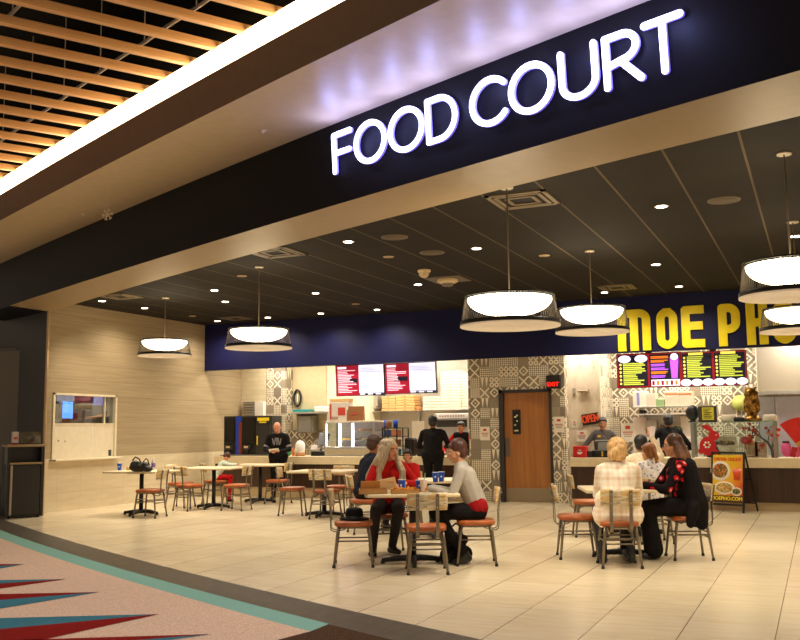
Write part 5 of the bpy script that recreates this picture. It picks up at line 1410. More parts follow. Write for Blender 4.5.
# things on top of the case
zt_ = t.location.z + h
def on_case(px0, px1, ytop, Y, depth):
    x0, x1, _, z1 = ext(px0, px1, ytop, 420, Y)
    return (x0+x1)/2, x1-x0, z1-zt_
x, w2, h2 = on_case(327.5, 347, 402, Yc+.08, .3)
t2 = thing('printed_box', 'white takeaway bag with red print on top of the display case', 'bag', (x, Yc+.12, zt_))
B().b2((-w2/2, 0, 0), (w2/2, .24, h2), .008).build('box_body', mat('white_card', (214, 204, 196), .5), t2)
B().b2((w2*.0, -.006, h2*.3), (w2*.36, .0, h2*.72)).build('red_print', mat('red_ink', (196, 60, 44), .6), t2); B().b2((-w2*.42, -.006, h2*.1), (-w2*.34, 0, h2*.9)).build('red_stripe', mat('red_ink'), t2)
b = B(); b.b2((-w2*.36, -.006, h2*.08), (w2*.0, .0, h2*.24)); b.build('grey_print', mat('grey_ink'), t2)
x, w2, h2 = on_case(346.5, 361.5, 406, Yc+.08, .3)
t2 = thing('paper_bag', 'brown paper takeaway bag on top of the display case', 'bag', (x, Yc+.12, zt_), .25)
b = B(); 
P_ = [(-w2/2, 0), (w2/2, 0), (w2*.36, h2), (-w2*.36, h2)]
b.prism([(0, 0), (.2, 0), (.14, h2), (.06, h2)], w2, Matrix(((0, 0, 1, -w2/2), (1, 0, 0, 0), (0, 1, 0, 0), (0, 0, 0, 1)))); b.build('bag_body', mat('brown_paper', (140, 88, 44), .8), t2)
b = B(); b.box((-.02, .035, h2*.55), (w2*.4, .004, h2*.3), (-.42, 0, 0)); b.build('bag_print', mat('red_brown_print', (150, 44, 28), .7), t2)
x0, x1, z0, z1 = ext(331, 350, 398.5, 402.5, Yc+.2)
tag(one(B().box((0, .1, (z1-z0)/2), (x1-x0, .22, z1-z0), None, .006), 'kraft_box', KRAFT2, 'small kraft box lying on the white takeaway bag', 'box', ((x0+x1)/2, Yc+.14, zt_+ .02 + (ext(327.5, 347, 402, 420, Yc+.08)[3]-zt_) - .018)))
# black rack with drinks
t, w, h = root_at('snack_rack', 'black wire rack with orange and blue packs right of the display case', 'rack', (382, 403, 427.5, 456.5), Yc+.05)
b = B()
for x in (-w/2, w/2-.02):
    for y in (0, .28): b.b2((x, y, 0), (x+.02, y+.02, h))
b.b2((-w/2, 0, h-.02), (w/2, .3, h)); b.b2((w*.18, 0, 0), (w*.22, .02, h)); b.build('rack_frame', BLACKM, t)
for k in range(3): B().b2((-w/2, 0, h*(.02+.33*k)), (w/2, .3, h*(.02+.33*k)+.012)).build('shelf', BLACKM, t)
rx, ry, rz_ = t.location; rnd = random.Random(3)
cols = [((206, 90, 44), 'orange'), ((60, 140, 150), 'teal'), ((196, 70, 50), 'red'), ((190, 120, 80), 'tan'), ((52, 70, 120), 'navy'), ((214, 130, 90), 'salmon')]
for k in range(3):
    for j in range(2):
        c, cn = cols[k*2+j]
        ww_ = w*.34; o = B().box((0, 0, h*.11), (ww_, .16, h*.21), None, .01).build('snack_pack', mat('pack_%s' % cn, c, .5)); o.location = (rx - w*.26 + j*w*.44 - (.0 if j == 0 else .06), ry+.13, rz_ + h*(.02+.33*k)+.012)
        tag(o, '%s snack pack on the %s shelf of the black rack' % (cn, ('bottom', 'middle', 'top')[k]), 'snack pack', 'packs on the black rack')
for px, nm in ((384.5, 'left'), (394, 'right')):
    q = PY(px, 424, Yc+.12)
    o = B().lathe([(.001, 0), (.045, 0), (.055, .16), (.001, .16)], seg=16).build('paper_cup', mat('blue_paper_cup')); o.location = (q.x, Yc+.2, rz_+h); tag(o, 'blue cup on top of the black rack, %s one' % nm, 'cup', 'blue cups on the rack')
q = PY(389, 424, Yc+.1); tag(one(B().lathe([(.001, 0), (.06, 0), (.075, .10), (.06, .14), (.001, .15)], seg=16), 'brown_tub', mat('brown_tub', (130, 90, 60), .6), 'brown tub between the two blue cups on the black rack', 'tub', (q.x, Yc+.08, rz_+h)))
# shelf over the cooking line with box stacks
Ysh = 19.75
t, w, h = root_at('overhead_shelf', 'long steel overhead shelf carrying pizza boxes behind the left counter', 'shelf', (360, 468, 409.5, 412), Ysh)
B().b2((-w/2, 0, 0), (w/2, .45, h)).build('shelf_board', STEEL, t)
for x in (-w*.46, 0, w*.46): B().b2((x-.02, .35, -.25), (x+.02, .45, 0)).build('bracket', STEEL, t)
zsh = t.location.z+h
def stack(px0, px1, ytop, ybot, Y, dep, m, lab, n, grp):
    x0, x1, z0, z1 = ext(px0, px1, ytop, ybot, Y); hh_ = (z1-zsh)/n
    for k in range(n):
        b = B(); b.box((0, 0, hh_*.5), (x1-x0, dep, hh_*.86), None, .003); b.box((0, -dep/2-.002, hh_*.5), ((x1-x0)*.10, .004, hh_*.3), mi=1)
        o = b.build('pizza_carton', [m, mat('carton_slot', (130, 96, 56), .8) if m is KRC else mat('carton_crease', (206, 186, 160), .8)])
        o.location = ((x0+x1)/2 + ((k*37) % 5-2)*.004, Y+dep/2, zsh+hh_*k)
        pos = 'bottom carton' if k == 0 else ('top carton' if k == n-1 else 'carton %d up' % (k+1))
        tag(o, '%s of the %s' % (pos, lab), 'box', lab)
KRC = mat('kraft_carton', (216, 172, 108), .8); WHC = mat('white_carton', (224, 212, 192), .7)
stack(382, 395.5, 396, 410, Ysh+.02, .40, KRC, 'left kraft stack under the menu screens', 6, 0)
stack(396, 414, 395, 410, Ysh+.02, .40, KRC, 'right kraft stack under the menu screens', 6, 0)
stack(423, 440.5, 396, 410, Ysh+.02, .40, WHC, 'low white stack right of the kraft ones', 5, 0)
stack(441, 460, 370.5, 410, Ysh+.02, .40, WHC, 'tall white stack near the patterned wall', 14, 0)
stack(461, 468, 373, 410, Ysh+.06, .36, WHC, 'narrow white stack against the patterned wall', 13, 0)
b = B(); x0, x1, z0, z1 = ext(411, 421, 405, 410, Ysh+.05)
tag(one(B().lathe([(.001, 0), (.1, 0), (.11, .04), (.07, .09), (.001, .10)], seg=16), 'bread_roll', mat('bread_brown', (196, 136, 78), .7), 'brown bundle between the kraft and white cartons', 'bundle', ((x0+x1)/2, Ysh+.2, zsh)))
# hood over the left part of the cooking wall, oven, white sign strip
t, w, h = root_at('exhaust_hood', 'bright steel exhaust hood between the menu screens and the display case', 'hood', (345, 381, 395, 409), 20.0)
B().b2((-w/2, -.2, 0), (w/2, .2, h+.7), .01).build('hood_shell', STEEL, t); B().b2((-w/2-.01, -.22, 0), (w/2+.01, -.18, .05)).build('hood_lip', mat('bright_lip', (220, 214, 204), .25, .9), t)
t, w, h = root_at('pizza_oven', 'steel deck oven with a dark mouth behind the two counter people', 'oven', (436, 468, 413, 456), 19.3)
B().b2((-w/2, .0, 0), (w/2, .7, h), .01).build('oven_body', STEEL, t); B().b2((-w*.46, -.012, h*.68), (w*.46, .0, h*.84)).build('oven_mouth', mat('oven_black', (34, 28, 24), .6), t)
b = B(); b.b2((-w*.45, -.03, h*.88), (w*.5, .0, h*.99)); b.build('control_strip', mat('white_control_strip', (232, 232, 236), .4), t)
b = B()
for k in range(10): b.b2((-w*.36+k*w*.08, -.034, h*.92), (-w*.36+k*w*.08+.04, -.03, h*.95))
b.build('control_print', mat('grey_ink'), t)
t, w, h = root_at('prep_table', 'steel preparation table with white tops behind the left counter', 'table', (404, 436, 441, 470), 19.0)
B().b2((-w/2, 0, h-.04), (w/2, .5, h), .005).build('table_surface', WHITE, t)
b = B()
for x in (-w/2+.03, w/2-.06): b.b2((x, .05, -.3), (x+.03, .08, h-.04)); b.b2((x, .42, -.3), (x+.03, .45, h-.04))
b.build('leg', STEEL, t); B().b2((-w*.48, .05, h*.1), (w*.48, .48, h*.5)).build('undershelf', DSTEEL, t)
boxthing('paper_sign', 'white sheet hanging left of the customer in black', 'sign', (412, 424, 421, 441), 18.95, .01, mat('white_paper'), 0)
boxthing('blender', 'black appliance right of the snack rack on the left counter', 'appliance', (404, 413, 438, 456), YL+.25, .25, BLACKP, .03)
boxthing('card_reader', 'small black card reader left of the customer in black', 'card reader', (417, 424, 446, 456.5), YL+.1, .12, BLACKP, .012)

# ------------------------------------------------------------------ menu screens, left: two
M_BEZ = BLACKP
def rows(b, x0, x1, z0, z1, n, y, mi, rnd, jag=.5, t=.45):
    for k in range(n):
        zz = z1 - (z1-z0)*(k+.5)/n; l = (x1-x0)*(1-jag*rnd.random())
        b.b2((x0, y, zz-(z1-z0)/n*t/2), (x0+l, y+.003, zz+(z1-z0)/n*t/2), mi=mi)
def em(name, c, s): return mat(name, c, .4, em=c, es=s)
S_RED, S_WH, S_BLK, S_LN, S_BL = em('screen_red', (150, 8, 40), .62), em('screen_white', (226, 226, 250), .78), em('screen_black', (14, 14, 34), .5), em('screen_pink_text', (255, 190, 206), 1.0), em('screen_pale_blue_text', (170, 176, 226), .6)
def tv_left(px, lab, seed):
    t, w, h = root_at('menu_screen', lab, 'screen', px, YB+.14)
    t.rotation_euler = (RAD(4), 0, 0)
    B().b2((-w/2, 0, 0), (w/2, .05, h), .004).build('bezel', M_BEZ, t)
    b = B(); rnd = random.Random(seed); y = -.004
    b.b2((-w*.485, y, h*.02), (-w*.02, 0, h*.98), mi=0); b.b2((-w*.015, y, h*.06), (w*.485, 0, h*.98), mi=1); b.b2((-w*.015, y, h*.02), (w*.485, 0, h*.10), mi=2)
    b.b2((-w*.45, y-.003, h*.87), (-w*.27, y, h*.94), mi=1)
    rows(b, -w*.45, -w*.06, h*.10, h*.84, 15, y-.003, 3, rnd, .6)
    b.b2((-w*.46, y-.006, h*.42), (-w*.05, y-.003, h*.56), mi=2); rows(b, -w*.45, -w*.1, h*.43, h*.55, 2, y-.008, 3, rnd, .4)
    rows(b, w*.02, w*.45, h*.14, h*.9, 14, y-.003, 4, rnd, .35, .4)
    for k in range(3): b.b2((-w*.0+k*w*.16, y-.003, h*.035), (w*.10+k*w*.16, y, h*.075), mi=1)
    b.build('display', [S_RED, S_WH, S_BLK, S_LN, S_BL], t)
    B().b2((-.06, .05, h*.3), (.06, .12, h+.05)).build('mount', BLACKM, t)
tv_left((336.3, 384.7, 363.5, 396.5), 'left menu screen with red and white panels under the navy bulkhead', 1)
tv_left((385.3, 436.5, 361.5, 394.3), 'right menu screen with red and white panels under the navy bulkhead', 2)

# ------------------------------------------------------------------ right stall shell
YP = 19.6
XM0, XM1 = X_at(565.5, 18.4), X_at(601.5, 18.4)
def marble():
    n = NB('white_marbled_panel', .4)
    f = n.noise(n.vec(n.mul(n.x, 6), n.mul(n.y, 6), n.mul(n.z, 2)), 1.3, 6, .7)
    return n.col(n.ramp(f, [(.30, (166, 144, 118)), (.42, (214, 196, 170)), (.7, (228, 212, 188))]))
struct(B().b2((XD1-.6, 18.4, 0), (XM1, 18.5, 3.3)).build('wall_stall', marble()))
struct(B().b2((XM1-.05, 18.5, 0), (XM1, YP, 3.3)).build('wall_stall', M_PAT))
XH = X_at(757, 18.9)
struct(B().b2((XM1-.1, YP, 0), (XH+.6, YP+.1, 3.3)).build('wall_stall', M_PAT))
q = PY(574, 402, 18.4); 
# steel hood and door on the right
def hood_steel():
    n = NB('brushed_hood_steel', .24, .5, .7)
    f = n.noise(n.vec(n.mul(n.x, .6), n.mul(n.y, .6), n.mul(n.z, 260)), 1, 2); n.bump(f, .5, .004)
    return n.col((226, 214, 190))
t, w, h = root_at('exhaust_hood', 'large brushed steel exhaust hood at the right edge', 'hood', (757.5, 830, 347.5, 393), 18.5)
b = B(); b.b2((-w/2, 0, 0), (w/2, .9, h+.4), .01); b.build('hood_shell', hood_steel(), t); B().b2((-w/2-.01, -.03, -.03), (w/2, .02, .03)).build('hood_lip', STEEL, t)
t, w, h = root_at('steel_refrigerator', 'tall grey steel refrigerator below the hood at the right edge', 'refrigerator', (761, 830, 393.5, 470), 18.7)
B().b2((-w/2, 0, -.9), (w/2, .7, h), .01).build('fridge_body', DSTEEL, t)
b = B(); b.b2((-w*.48, -.02, 0), (-w*.26, 0, h*.97), .004); b.b2((-w*.25, -.02, 0), (w*.46, 0, h*.97), .004); b.build('fridge_door', mat('blue_grey_steel', (176, 178, 190), .3, .35), t)
B().b2((-w*.235, -.05, h*.2), (-w*.22, -.02, h*.9)).build('door_handle', STEEL, t)
# menu boards, right: four panels in two screens
S_GRN, S_YLW, S_ORG, S_PUR, S_WHT, S_MRN = em('screen_lime_text', (196, 208, 72), .55), em('screen_yellow_text', (240, 220, 90), .9), em('screen_orange', (240, 120, 30), .9), em('screen_purple', (170, 80, 230), .9), em('screen_white_photo', (236, 230, 250), 1.0), em('screen_maroon', (140, 8, 26), .6)
def tv_right(px, lab, kind, seed):
    t, w, h = root_at('menu_screen', lab, 'screen', px, YB+.14)
    B().b2((-w/2, 0, 0), (w/2, .05, h), .004).build('bezel', M_BEZ, t)
    b = B(); y = -.004; rnd = random.Random(seed)
    b.b2((-w*.49, y, h*.02), (w*.49, 0, h*.98), mi=5)
    for hx in (-.47, .02):
        wide = .455
        b.b2((w*hx, y-.002, h*.05), (w*(hx+wide), y, h*.95), mi=6)
        if kind == 1 and hx > 0:
            for k, mi in enumerate((2, 2, 3, 3, 2, 3)): rows(b, w*(hx+.02), w*(hx+.30), h*(.82-.11*k), h*(.90-.11*k), 2, y-.004, mi, rnd, .3, .7)
            b.b2((w*(hx+.02), y-.004, h*.04), (w*(hx+.45), y-.002, h*.22), mi=4)
            for k in range(6): b.b2((w*(hx+.03+.07*k), y-.006, h*.06), (w*(hx+.07+.07*k), y-.004, h*.19), mi=2 if k % 2 else 5)
            b.prism([(w*(hx+.33), h*.25), (w*(hx+.42), h*.25), (w*(hx+.445), h*.85), (w*(hx+.31), h*.85)], .003, Matrix(((1, 0, 0, 0), (0, 0, -1, y-.002), (0, 1, 0, 0), (0, 0, 0, 1))), 3)
            b.ball((w*(hx+.38), y-.004, h*.86), (w*.06, .004, h*.10), 14, 4)
        else:
            n = 6
            for k in range(n):
                zz = h*(.26 + .62*(n-1-k)/n) if kind == 2 else h*(.08 + .66*(n-1-k)/n)
                b.ball((w*(hx+.035), y-.003, zz+h*.05), (w*.018, .003, h*.035), 8, 1)
                rows(b, w*(hx+.075), w*(hx+.44), zz, zz+h*.10, 2, y-.004, 0, rnd, .5, .72)
            if kind == 2: b.b2((w*(hx+.10), y-.004, h*.90), (w*(hx+.32), y-.002, h*.97), mi=1)
            if kind == 1:
                for k in range(2): b.ball((w*(hx+.10+.26*k), y-.003, h*.84), (w*.10, .004, h*.11), 16, 4)
    if kind == 2:
        for k in range(6): b.ball((-w*.42+k*w*.168, y-.004, h*.12), (w*.085, .004, h*.10), 16, 4)
    b.build('display', [S_GRN, S_YLW, S_ORG, S_PUR, S_WHT, S_MRN, S_BLK], t)
    B().b2((-.06, .05, h*.3), (.06, .12, h+.05)).build('mount', BLACKM, t)
tv_right((617.3, 680.5, 351.5, 388.5), 'left menu screen with lime text and a purple drink panel', 1, 4)
tv_right((681.3, 746, 349.5, 387), 'right menu screen with lime text and a row of white bowls', 2, 5)

# items of the right stall
ZR = zr
t = thing('open_sign', 'red and black OPEN sign on the white marbled panel', 'sign', (PY(590.5, 418.5, 18.37).x, 18.37, PY(590.5, 419, 18.37).z))
b = B(); add_text(b, 'OPEN', .21, Matrix.Rotation(RAD(-8), 4, 'Y') @ Matrix.Translation((0, -.012, 0)), 0, .004, .008, .62); b.build('lettering', mat('orange_red_letters', (240, 80, 34), .5), t)
B().box((0, .0, 0), (.34, .012, .22), (0, RAD(-8), 0)).build('sign_board', BLACKP, t)
notice(574.5, 424, 18.4, .10, .16, 'small notice with a pink mark on the marbled panel left of the OPEN sign')
notice(582, 436, 18.36, .22, .22, 'white paper on the marbled panel beneath the OPEN sign')
q = PY(584, 391, 18.38); tag(one(B().box((0, 0, 0), (.2, .16, .03), (.2, 0, 0), .004), 'small_shelf', mat('tan_shelf', (150, 130, 104), .5), 'little tan ledge high on the white marbled panel', 'shelf', (q.x, 18.32, q.z)))
q = PY(574, 391, 18.38); tag(one(B().box((0, 0, 0), (.06, .03, .14), None, .01), 'wall_switch', mat('grey_beige_switch', (170, 160, 140), .5), 'oval grey switch high on the white marbled panel', 'switch', (q.x, 18.385, q.z)))
x0, x1, z0, z1 = ext(573, 586.5, 446.5, 458, YR+.08)
t = thing('takeaway_bag', 'red takeaway bag with a white bowl emblem on the right counter', 'bag', ((x0+x1)/2, YR+.08, ZR))
B().b2((-(x1-x0)/2, 0, 0), ((x1-x0)/2, .14, z1-z0), .012).build('bag_body', RED, t)
b = B(); b.prism([(.05*math.cos(a*math.pi/10+math.pi), .045*math.sin(a*math.pi/10+math.pi)) for a in range(11)], .004, Matrix(((1, 0, 0, 0), (0, 0, -1, -.001), (0, 1, 0, .10), (0, 0, 0, 1)))); 
for k in (-.022, 0, .022): b.b2((k-.004, -.005, .115), (k+.004, -.001, .145))
b.build('bowl_emblem', mat('white_emblem', (240, 226, 214), .5), t)
boxthing('box_row', 'small black and white boxes right of the red takeaway bag', 'boxes', (587, 594, 451, 458), YR+.12, .12, mat('speckled_black', (46, 42, 42), .5), .004)
t, w, h = root_at('sales_terminal', 'black point-of-sale terminal with a pale screen in front of the slate-shirted worker', 'cash register', (591.5, 612, 441, 458), YR+.10)
B().b2((-w/2, .02, 0), (w/2, .3, h*.45), .01).build('terminal_base', BLACKP, t); B().box((.02, .10, h*.66), (w*.55, .02, h*.5), (-.2, 0, 0), .004).build('screen', mat('pale_grey_screen', (130, 128, 124), .3), t); B().box((0, .25, h*.95), (w*.95, .12, .05), (.2, 0, 0), .01).build('top_display', mat('charcoal_top', (70, 66, 62), .4), t)
B().b2((-w*.02, .0, h*.1), (w*.05, .02, h*.4)).build('yellow_tag', mat('yellow_badge'), t)
notice(628, 432.5, 18.35, .27, .36, 'white notice with a red heart mark behind the ponytail girl')
# shelf with white boxes
t, w, h = root_at('wall_shelf', 'steel shelf with white cartons under the lime menu screens', 'shelf', (633, 692, 406, 408), 19.0)
B().b2((-w/2, 0, 0), (w/2, .45, h)).build('shelf_board', STEEL, t)
for x in (-w*.4, w*.4): B().b2((x-.02, .4, -.3), (x+.02, .6, 0)).build('bracket', STEEL, t)
zs2 = t.location.z+h
def shelfbox(px0, px1, ytop, lab, m, Y=19.05, strip=None):
    x0, x1, _, z1 = ext(px0, px1, ytop, 406, Y)
    t = thing('storage_carton', lab, 'box', ((x0+x1)/2, Y, zs2))
    B().b2((-(x1-x0)/2, 0, 0), ((x1-x0)/2, .35, z1-zs2), .006).build('carton', m, t)
    if strip: B().b2((-(x1-x0)*strip[0], -.004, (z1-zs2)*strip[2]), ((x1-x0)*strip[1], 0, (z1-zs2)*strip[3])).build('carton_print', strip[4], t)
WC2 = mat('white_storage_carton', (238, 226, 212), .6)
shelfbox(633, 646, 391, 'white carton with a blue stripe at the left of the right stall shelf', WC2, strip=(.2, .0, .1, .9, mat('blue_print', (150, 150, 206), .5)))
shelfbox(646.5, 655.5, 393, 'plain beige carton second from left on the right stall shelf', mat('beige_carton', (216, 202, 182), .6))
shelfbox(656, 664, 399, 'small green and white pack between cartons on the right stall shelf', mat('green_pack', (150, 176, 120), .5))
shelfbox(665, 678, 391, 'cream carton with an orange line, left of two alike', mat('cream_carton', (226, 206, 180), .6), strip=(.45, .45, .78, .86, mat('orange_print', (226, 120, 50), .5)))
shelfbox(678.5, 692, 391, 'cream carton with an orange line, right of two alike', mat('cream_carton'), strip=(.45, .45, .78, .86, mat('orange_print')))
t, w, h = root_at('wall_shelf', 'lower steel shelf above the worker in black', 'shelf', (634, 694, 413, 415), 19.0)
B().b2((-w/2, 0, 0), (w/2, .45, h)).build('shelf_board', mat('pale_shelf', (230, 220, 206), .4), t); B().b2((-w*.45, .42, -.2), (w*.45, .45, 0)).build('bracket', STEEL, t)
zs3 = t.location.z+h
q = PY(642, 411, 19.1); tag(one(B().lathe([(.001, 0), (.06, 0), (.075, .07), (.001, .08)], seg=14), 'black_bowl', BLACKP, 'small black bowl on the lower shelf of the right stall', 'bowl', (q.x, 19.15, zs3)))
t, w, h = root_at('kitchen_counter', 'white back counter with containers behind the worker in black', 'counter', (634, 700, 437, 475), 19.1)
B().b2((-w/2, 0, -t.location.z), (w/2, .5, h), .01).build('counter_body', WHITE, t)
zk = t.location.z+h
for px, wd, hh_, c, lab in ((640, .26, .40, (232, 214, 200), 'white container left of the phone on the back counter'), (652, .2, .34, (200, 190, 184), 'grey-white container behind the raised phone'), (660, .2, .16, (120, 90, 60), 'brown tub left of the worker in black'), (679, .18, .2, (90, 120, 70), 'green herbs tub right of the worker in black'), (687, .24, .42, (230, 216, 196), 'tall white box right of the worker in black')):
    q = PY(px, 437, 19.2)
    tag(one(B().box((0, 0, hh_/2), (wd, .2, hh_), None, .015), 'food_container', mat('container_%d' % px, c, .5), lab, 'container', (q.x, 19.3, zk)))

# glass guard on the right counter
Yg = YR+.10
gx0, gx1 = X_at(690.5, Yg), X_at(776, Yg); zg = PY(735, 422.5, Yg).z
t = thing('sneeze_guard', 'glass food guard with steel posts on the right counter', 'glass guard', ((gx0+gx1)/2, Yg, ZR)); w = gx1-gx0; h = zg-ZR
for x in (-w/2, w/2-.05):
    for y in (0, .45): B().b2((x, y, 0), (x+.05, y+.05, h)).build('post', DSTEEL, t)
B().b2((-w/2, -.01, h), (w/2, .52, h+.012)).build('top_glass', mat('green_edge_glass', (150, 176, 160), .12, 0, .6), t)
B().b2((-w/2+.05, .02, .05), (w/2-.05, .026, h)).build('front_glass', glass('guard_glass', (236, 242, 238), .07), t)
zgt = ZR+h+.012
# red rabbit cut-out
t, wr_, hr = root_at('rabbit_decoration', 'red rabbit-shaped decoration with a white flower on the glass guard', 'decoration', (702, 718.5, 425, 456), Yg-.05)
s_ = hr
def ell(cx, cz, rx, rz_, a=0, n=24): return [(cx+rx*math.cos(k*2*math.pi/n)*math.cos(a)-rz_*math.sin(k*2*math.pi/n)*math.sin(a), cz+rx*math.cos(k*2*math.pi/n)*math.sin(a)+rz_*math.sin(k*2*math.pi/n)*math.cos(a)) for k in range(n)]
b = B(); Mr = Matrix(((1, 0, 0, 0), (0, 0, -1, 0), (0, 1, 0, 0), (0, 0, 0, 1)))
for ie, e in enumerate((ell(-.08*s_, .32*s_, .26*s_, .30*s_), ell(.12*s_, .66*s_, .17*s_, .15*s_), ell(-.06*s_, .90*s_, .19*s_, .065*s_, -.5), ell(.02*s_, .86*s_, .19*s_, .06*s_, -.9), ell(.10*s_, .12*s_, .16*s_, .10*s_), ell(-.30*s_, .16*s_, .09*s_, .09*s_))):
    b.prism(e, .02+.001*ie, Mr)
b.build('rabbit', mat('red_felt', (206, 22, 30), .6), t)
b = B()
for k in range(6): 
    a = k*math.pi/3; b.ball((-.10*s_+.085*s_*math.cos(a), -.022, .36*s_+.085*s_*math.sin(a)), (.035*s_, .006, .035*s_), 8)
b.build('white_flower', WHITE, t); B().ball((.20*s_, -.026, .68*s_), (.02*s_, .006, .02*s_), 8).build('rabbit_eye', WHITE, t)
# fan at the far right, pink lantern
t, wr_, hr = root_at('paper_fan', 'big red paper fan with a golden centre at the right edge', 'fan', (783, 829, 415.5, 457), Yg+.05)
b = B(); c0_ = (0, .0)
R1 = hr*.98
pts = [(R1*math.cos(RAD(a)), R1*math.sin(RAD(a))) for a in range(12, 133, 6)]; r0 = R1*.42
for k, (a, c) in enumerate(zip(range(12, 126, 6), range(18, 132, 6))):
    o_ = .012*(k % 2)
    b.quad((R1*math.cos(RAD(a)), -o_, R1*math.sin(RAD(a))), (R1*math.cos(RAD(c)), -.012+o_, R1*math.sin(RAD(c))), (r0*math.cos(RAD(c)), -.012+o_, r0*math.sin(RAD(c))), (r0*math.cos(RAD(a)), -o_, r0*math.sin(RAD(a))))
o = b.build('fan_leaf', mat('red_paper', (216, 40, 30), .7), t); o.modifiers.new('s', 'SOLIDIFY').thickness = .004
b = B()
for k, a in enumerate(range(12, 126, 6)):
    b.quad((r0*math.cos(RAD(a)), -.003, r0*math.sin(RAD(a))), (r0*math.cos(RAD(a+6)), -.009, r0*math.sin(RAD(a+6))), (.02*math.cos(RAD(a+6)), -.009, .02*math.sin(RAD(a+6))), (.02*math.cos(RAD(a)), -.003, .02*math.sin(RAD(a))))
o = b.build('fan_centre', mat('gold_paper', (216, 160, 50), .5), t); o.modifiers.new('s', 'SOLIDIFY').thickness = .006
t, wr_, hr = root_at('pink_lantern', 'small pink lantern in front of the red fan', 'lantern', (781.5, 791, 440, 457), Yg-.02)
B().lathe([(.001, .0), (.05, .02), (.075, hr*.3), (.08, hr*.6), (.05, hr*.85), (.001, hr*.88)], seg=16).build('lantern_body', mat('pink_silk', (220, 90, 150), .6), t)
b = B(); b.cone((0, 0, hr*.84), (0, 0, hr*.94), .06, .05, 12); b.build('lantern_cap', mat('dark_plum', (70, 20, 50), .5), t)
t, wr_, hr = root_at('red_packets', 'cluster of red and pink envelopes under the fan at the right edge', 'decoration', (792, 812, 441, 457.5), Yg-.04)
b = B(); rnd = random.Random(2)
for k in range(5): b.box((-wr_*.4+k*wr_*.2, 0, .09), (.09, .006, .17), (rnd.uniform(-.1, .1), rnd.uniform(-.3, .3), 0), mi=k % 2)
b.build('envelope', [mat('crimson_paper', (190, 24, 40), .5), mat('pink_paper', (214, 80, 120), .5)], t)
# plum blossom branch inside the guard, baskets
q = PY(772, 455, Yg+.12)
t = thing('blossom_branch', 'brown branch with red blossoms on the right counter', 'branch', (q.x, Yg+.22, ZR))
b = B(); rnd = random.Random(11); tips = []
b.tube([(.02, 0, 0), (0, 0, .14), (-.06, 0, .26), (-.16, .02, .34), (-.30, .0, .46), (-.42, .0, .52)], [.03, .028, .022, .016, .012, .006], 7)
for p, d in (((-.06, 0, .26), (.02, 0, .24)), ((0, 0, .14), (.10, .02, .30)), ((-.16, .02, .34), (-.14, 0, .20)), ((-.22, .01, .40), (-.20, .0, -.10)), ((-.30, 0, .46), (-.05, .0, -.22)), ((-.10, 0, .30), (-.10, .03, -.14)), ((.0, 0, .18), (.05, 0, .35))):
    p, d = Vector(p), Vector(d); b.tube([p, p+d*.5+Vector((.02, 0, .02)), p+d], [.010, .007, .004], 5); tips += [p+d*.5, p+d*.75, p+d]
b.build('twig', mat('brown_bark', (96, 66, 44), .8), t)
b = B()
for p in tips + [Vector((-.3, 0, .46)), Vector((-.42, 0, .52)), Vector((-.38, 0, .5))]:
    for k in range(2): b.ball(p+Vector((rnd.uniform(-.04, .04), rnd.uniform(-.03, .03), rnd.uniform(-.04, .04))), rnd.uniform(.02, .034), 8, rnd.choice((0, 0, 1)))
b.build('blossom', [mat('coral_blossom', (216, 60, 40), .6), mat('peach_blossom', (236, 150, 120), .6)], t)
q = PY(745, 440, Yg-.02)
t = thing('red_lantern', 'round red lantern ornament hanging inside the glass guard', 'lantern', (q.x, Yg+.10, PY(745, 444.5, Yg).z))
B().lathe([(.001, 0), (.06, .01), (.085, .07), (.06, .13), (.001, .14)], seg=18).build('lantern_body', mat('red_silk', (212, 40, 30), .5), t)
B().cone((0, 0, .13), (0, 0, ZR+h-t.location.z), .004, .004, 5).build('cord', mat('gold_paper'), t)
B().cone((0, 0, -.08), (0, 0, .0), .014, .008, 8).build('tassel', mat('crimson_paper'), t)
q = PY(727, 447, Yg+.2)
t = thing('white_bowl', 'white serving bowl inside the glass guard beside the rabbit', 'bowl', (q.x, Yg+.25, ZR)); B().lathe([(.001, .0), (.09, 0), (.17, .20), (.175, .22), (.16, .21), (.08, .02)], seg=22).build('bowl_body', WHITE, t)
b = B(); rnd = random.Random(5)
for k in range(16): b.ball((rnd.uniform(-.1, .1), rnd.uniform(-.1, .1), .20+rnd.uniform(0, .07)), .035, 8, k % 3)
b.build('vegetables', [mat('leaf_green', (86, 100, 50), .6), mat('pale_noodle', (200, 176, 130), .6), mat('dark_mushroom', (70, 56, 44), .6)], t)
for px, c, lab in ((713, (40, 60, 50), 'dark green container behind the red rabbit'), (752, (222, 206, 184), 'cream container behind the blossom branch'), (761, (230, 216, 200), 'white container right behind the blossom branch')):
    q = PY(px, 450, Yg+.35); tag(one(B().box((0, 0, .14), (.22, .14, .28), None, .015), 'food_container', mat('guardbox_%d' % px, c, .5), lab, 'container', (q.x, Yg+.40, ZR)))
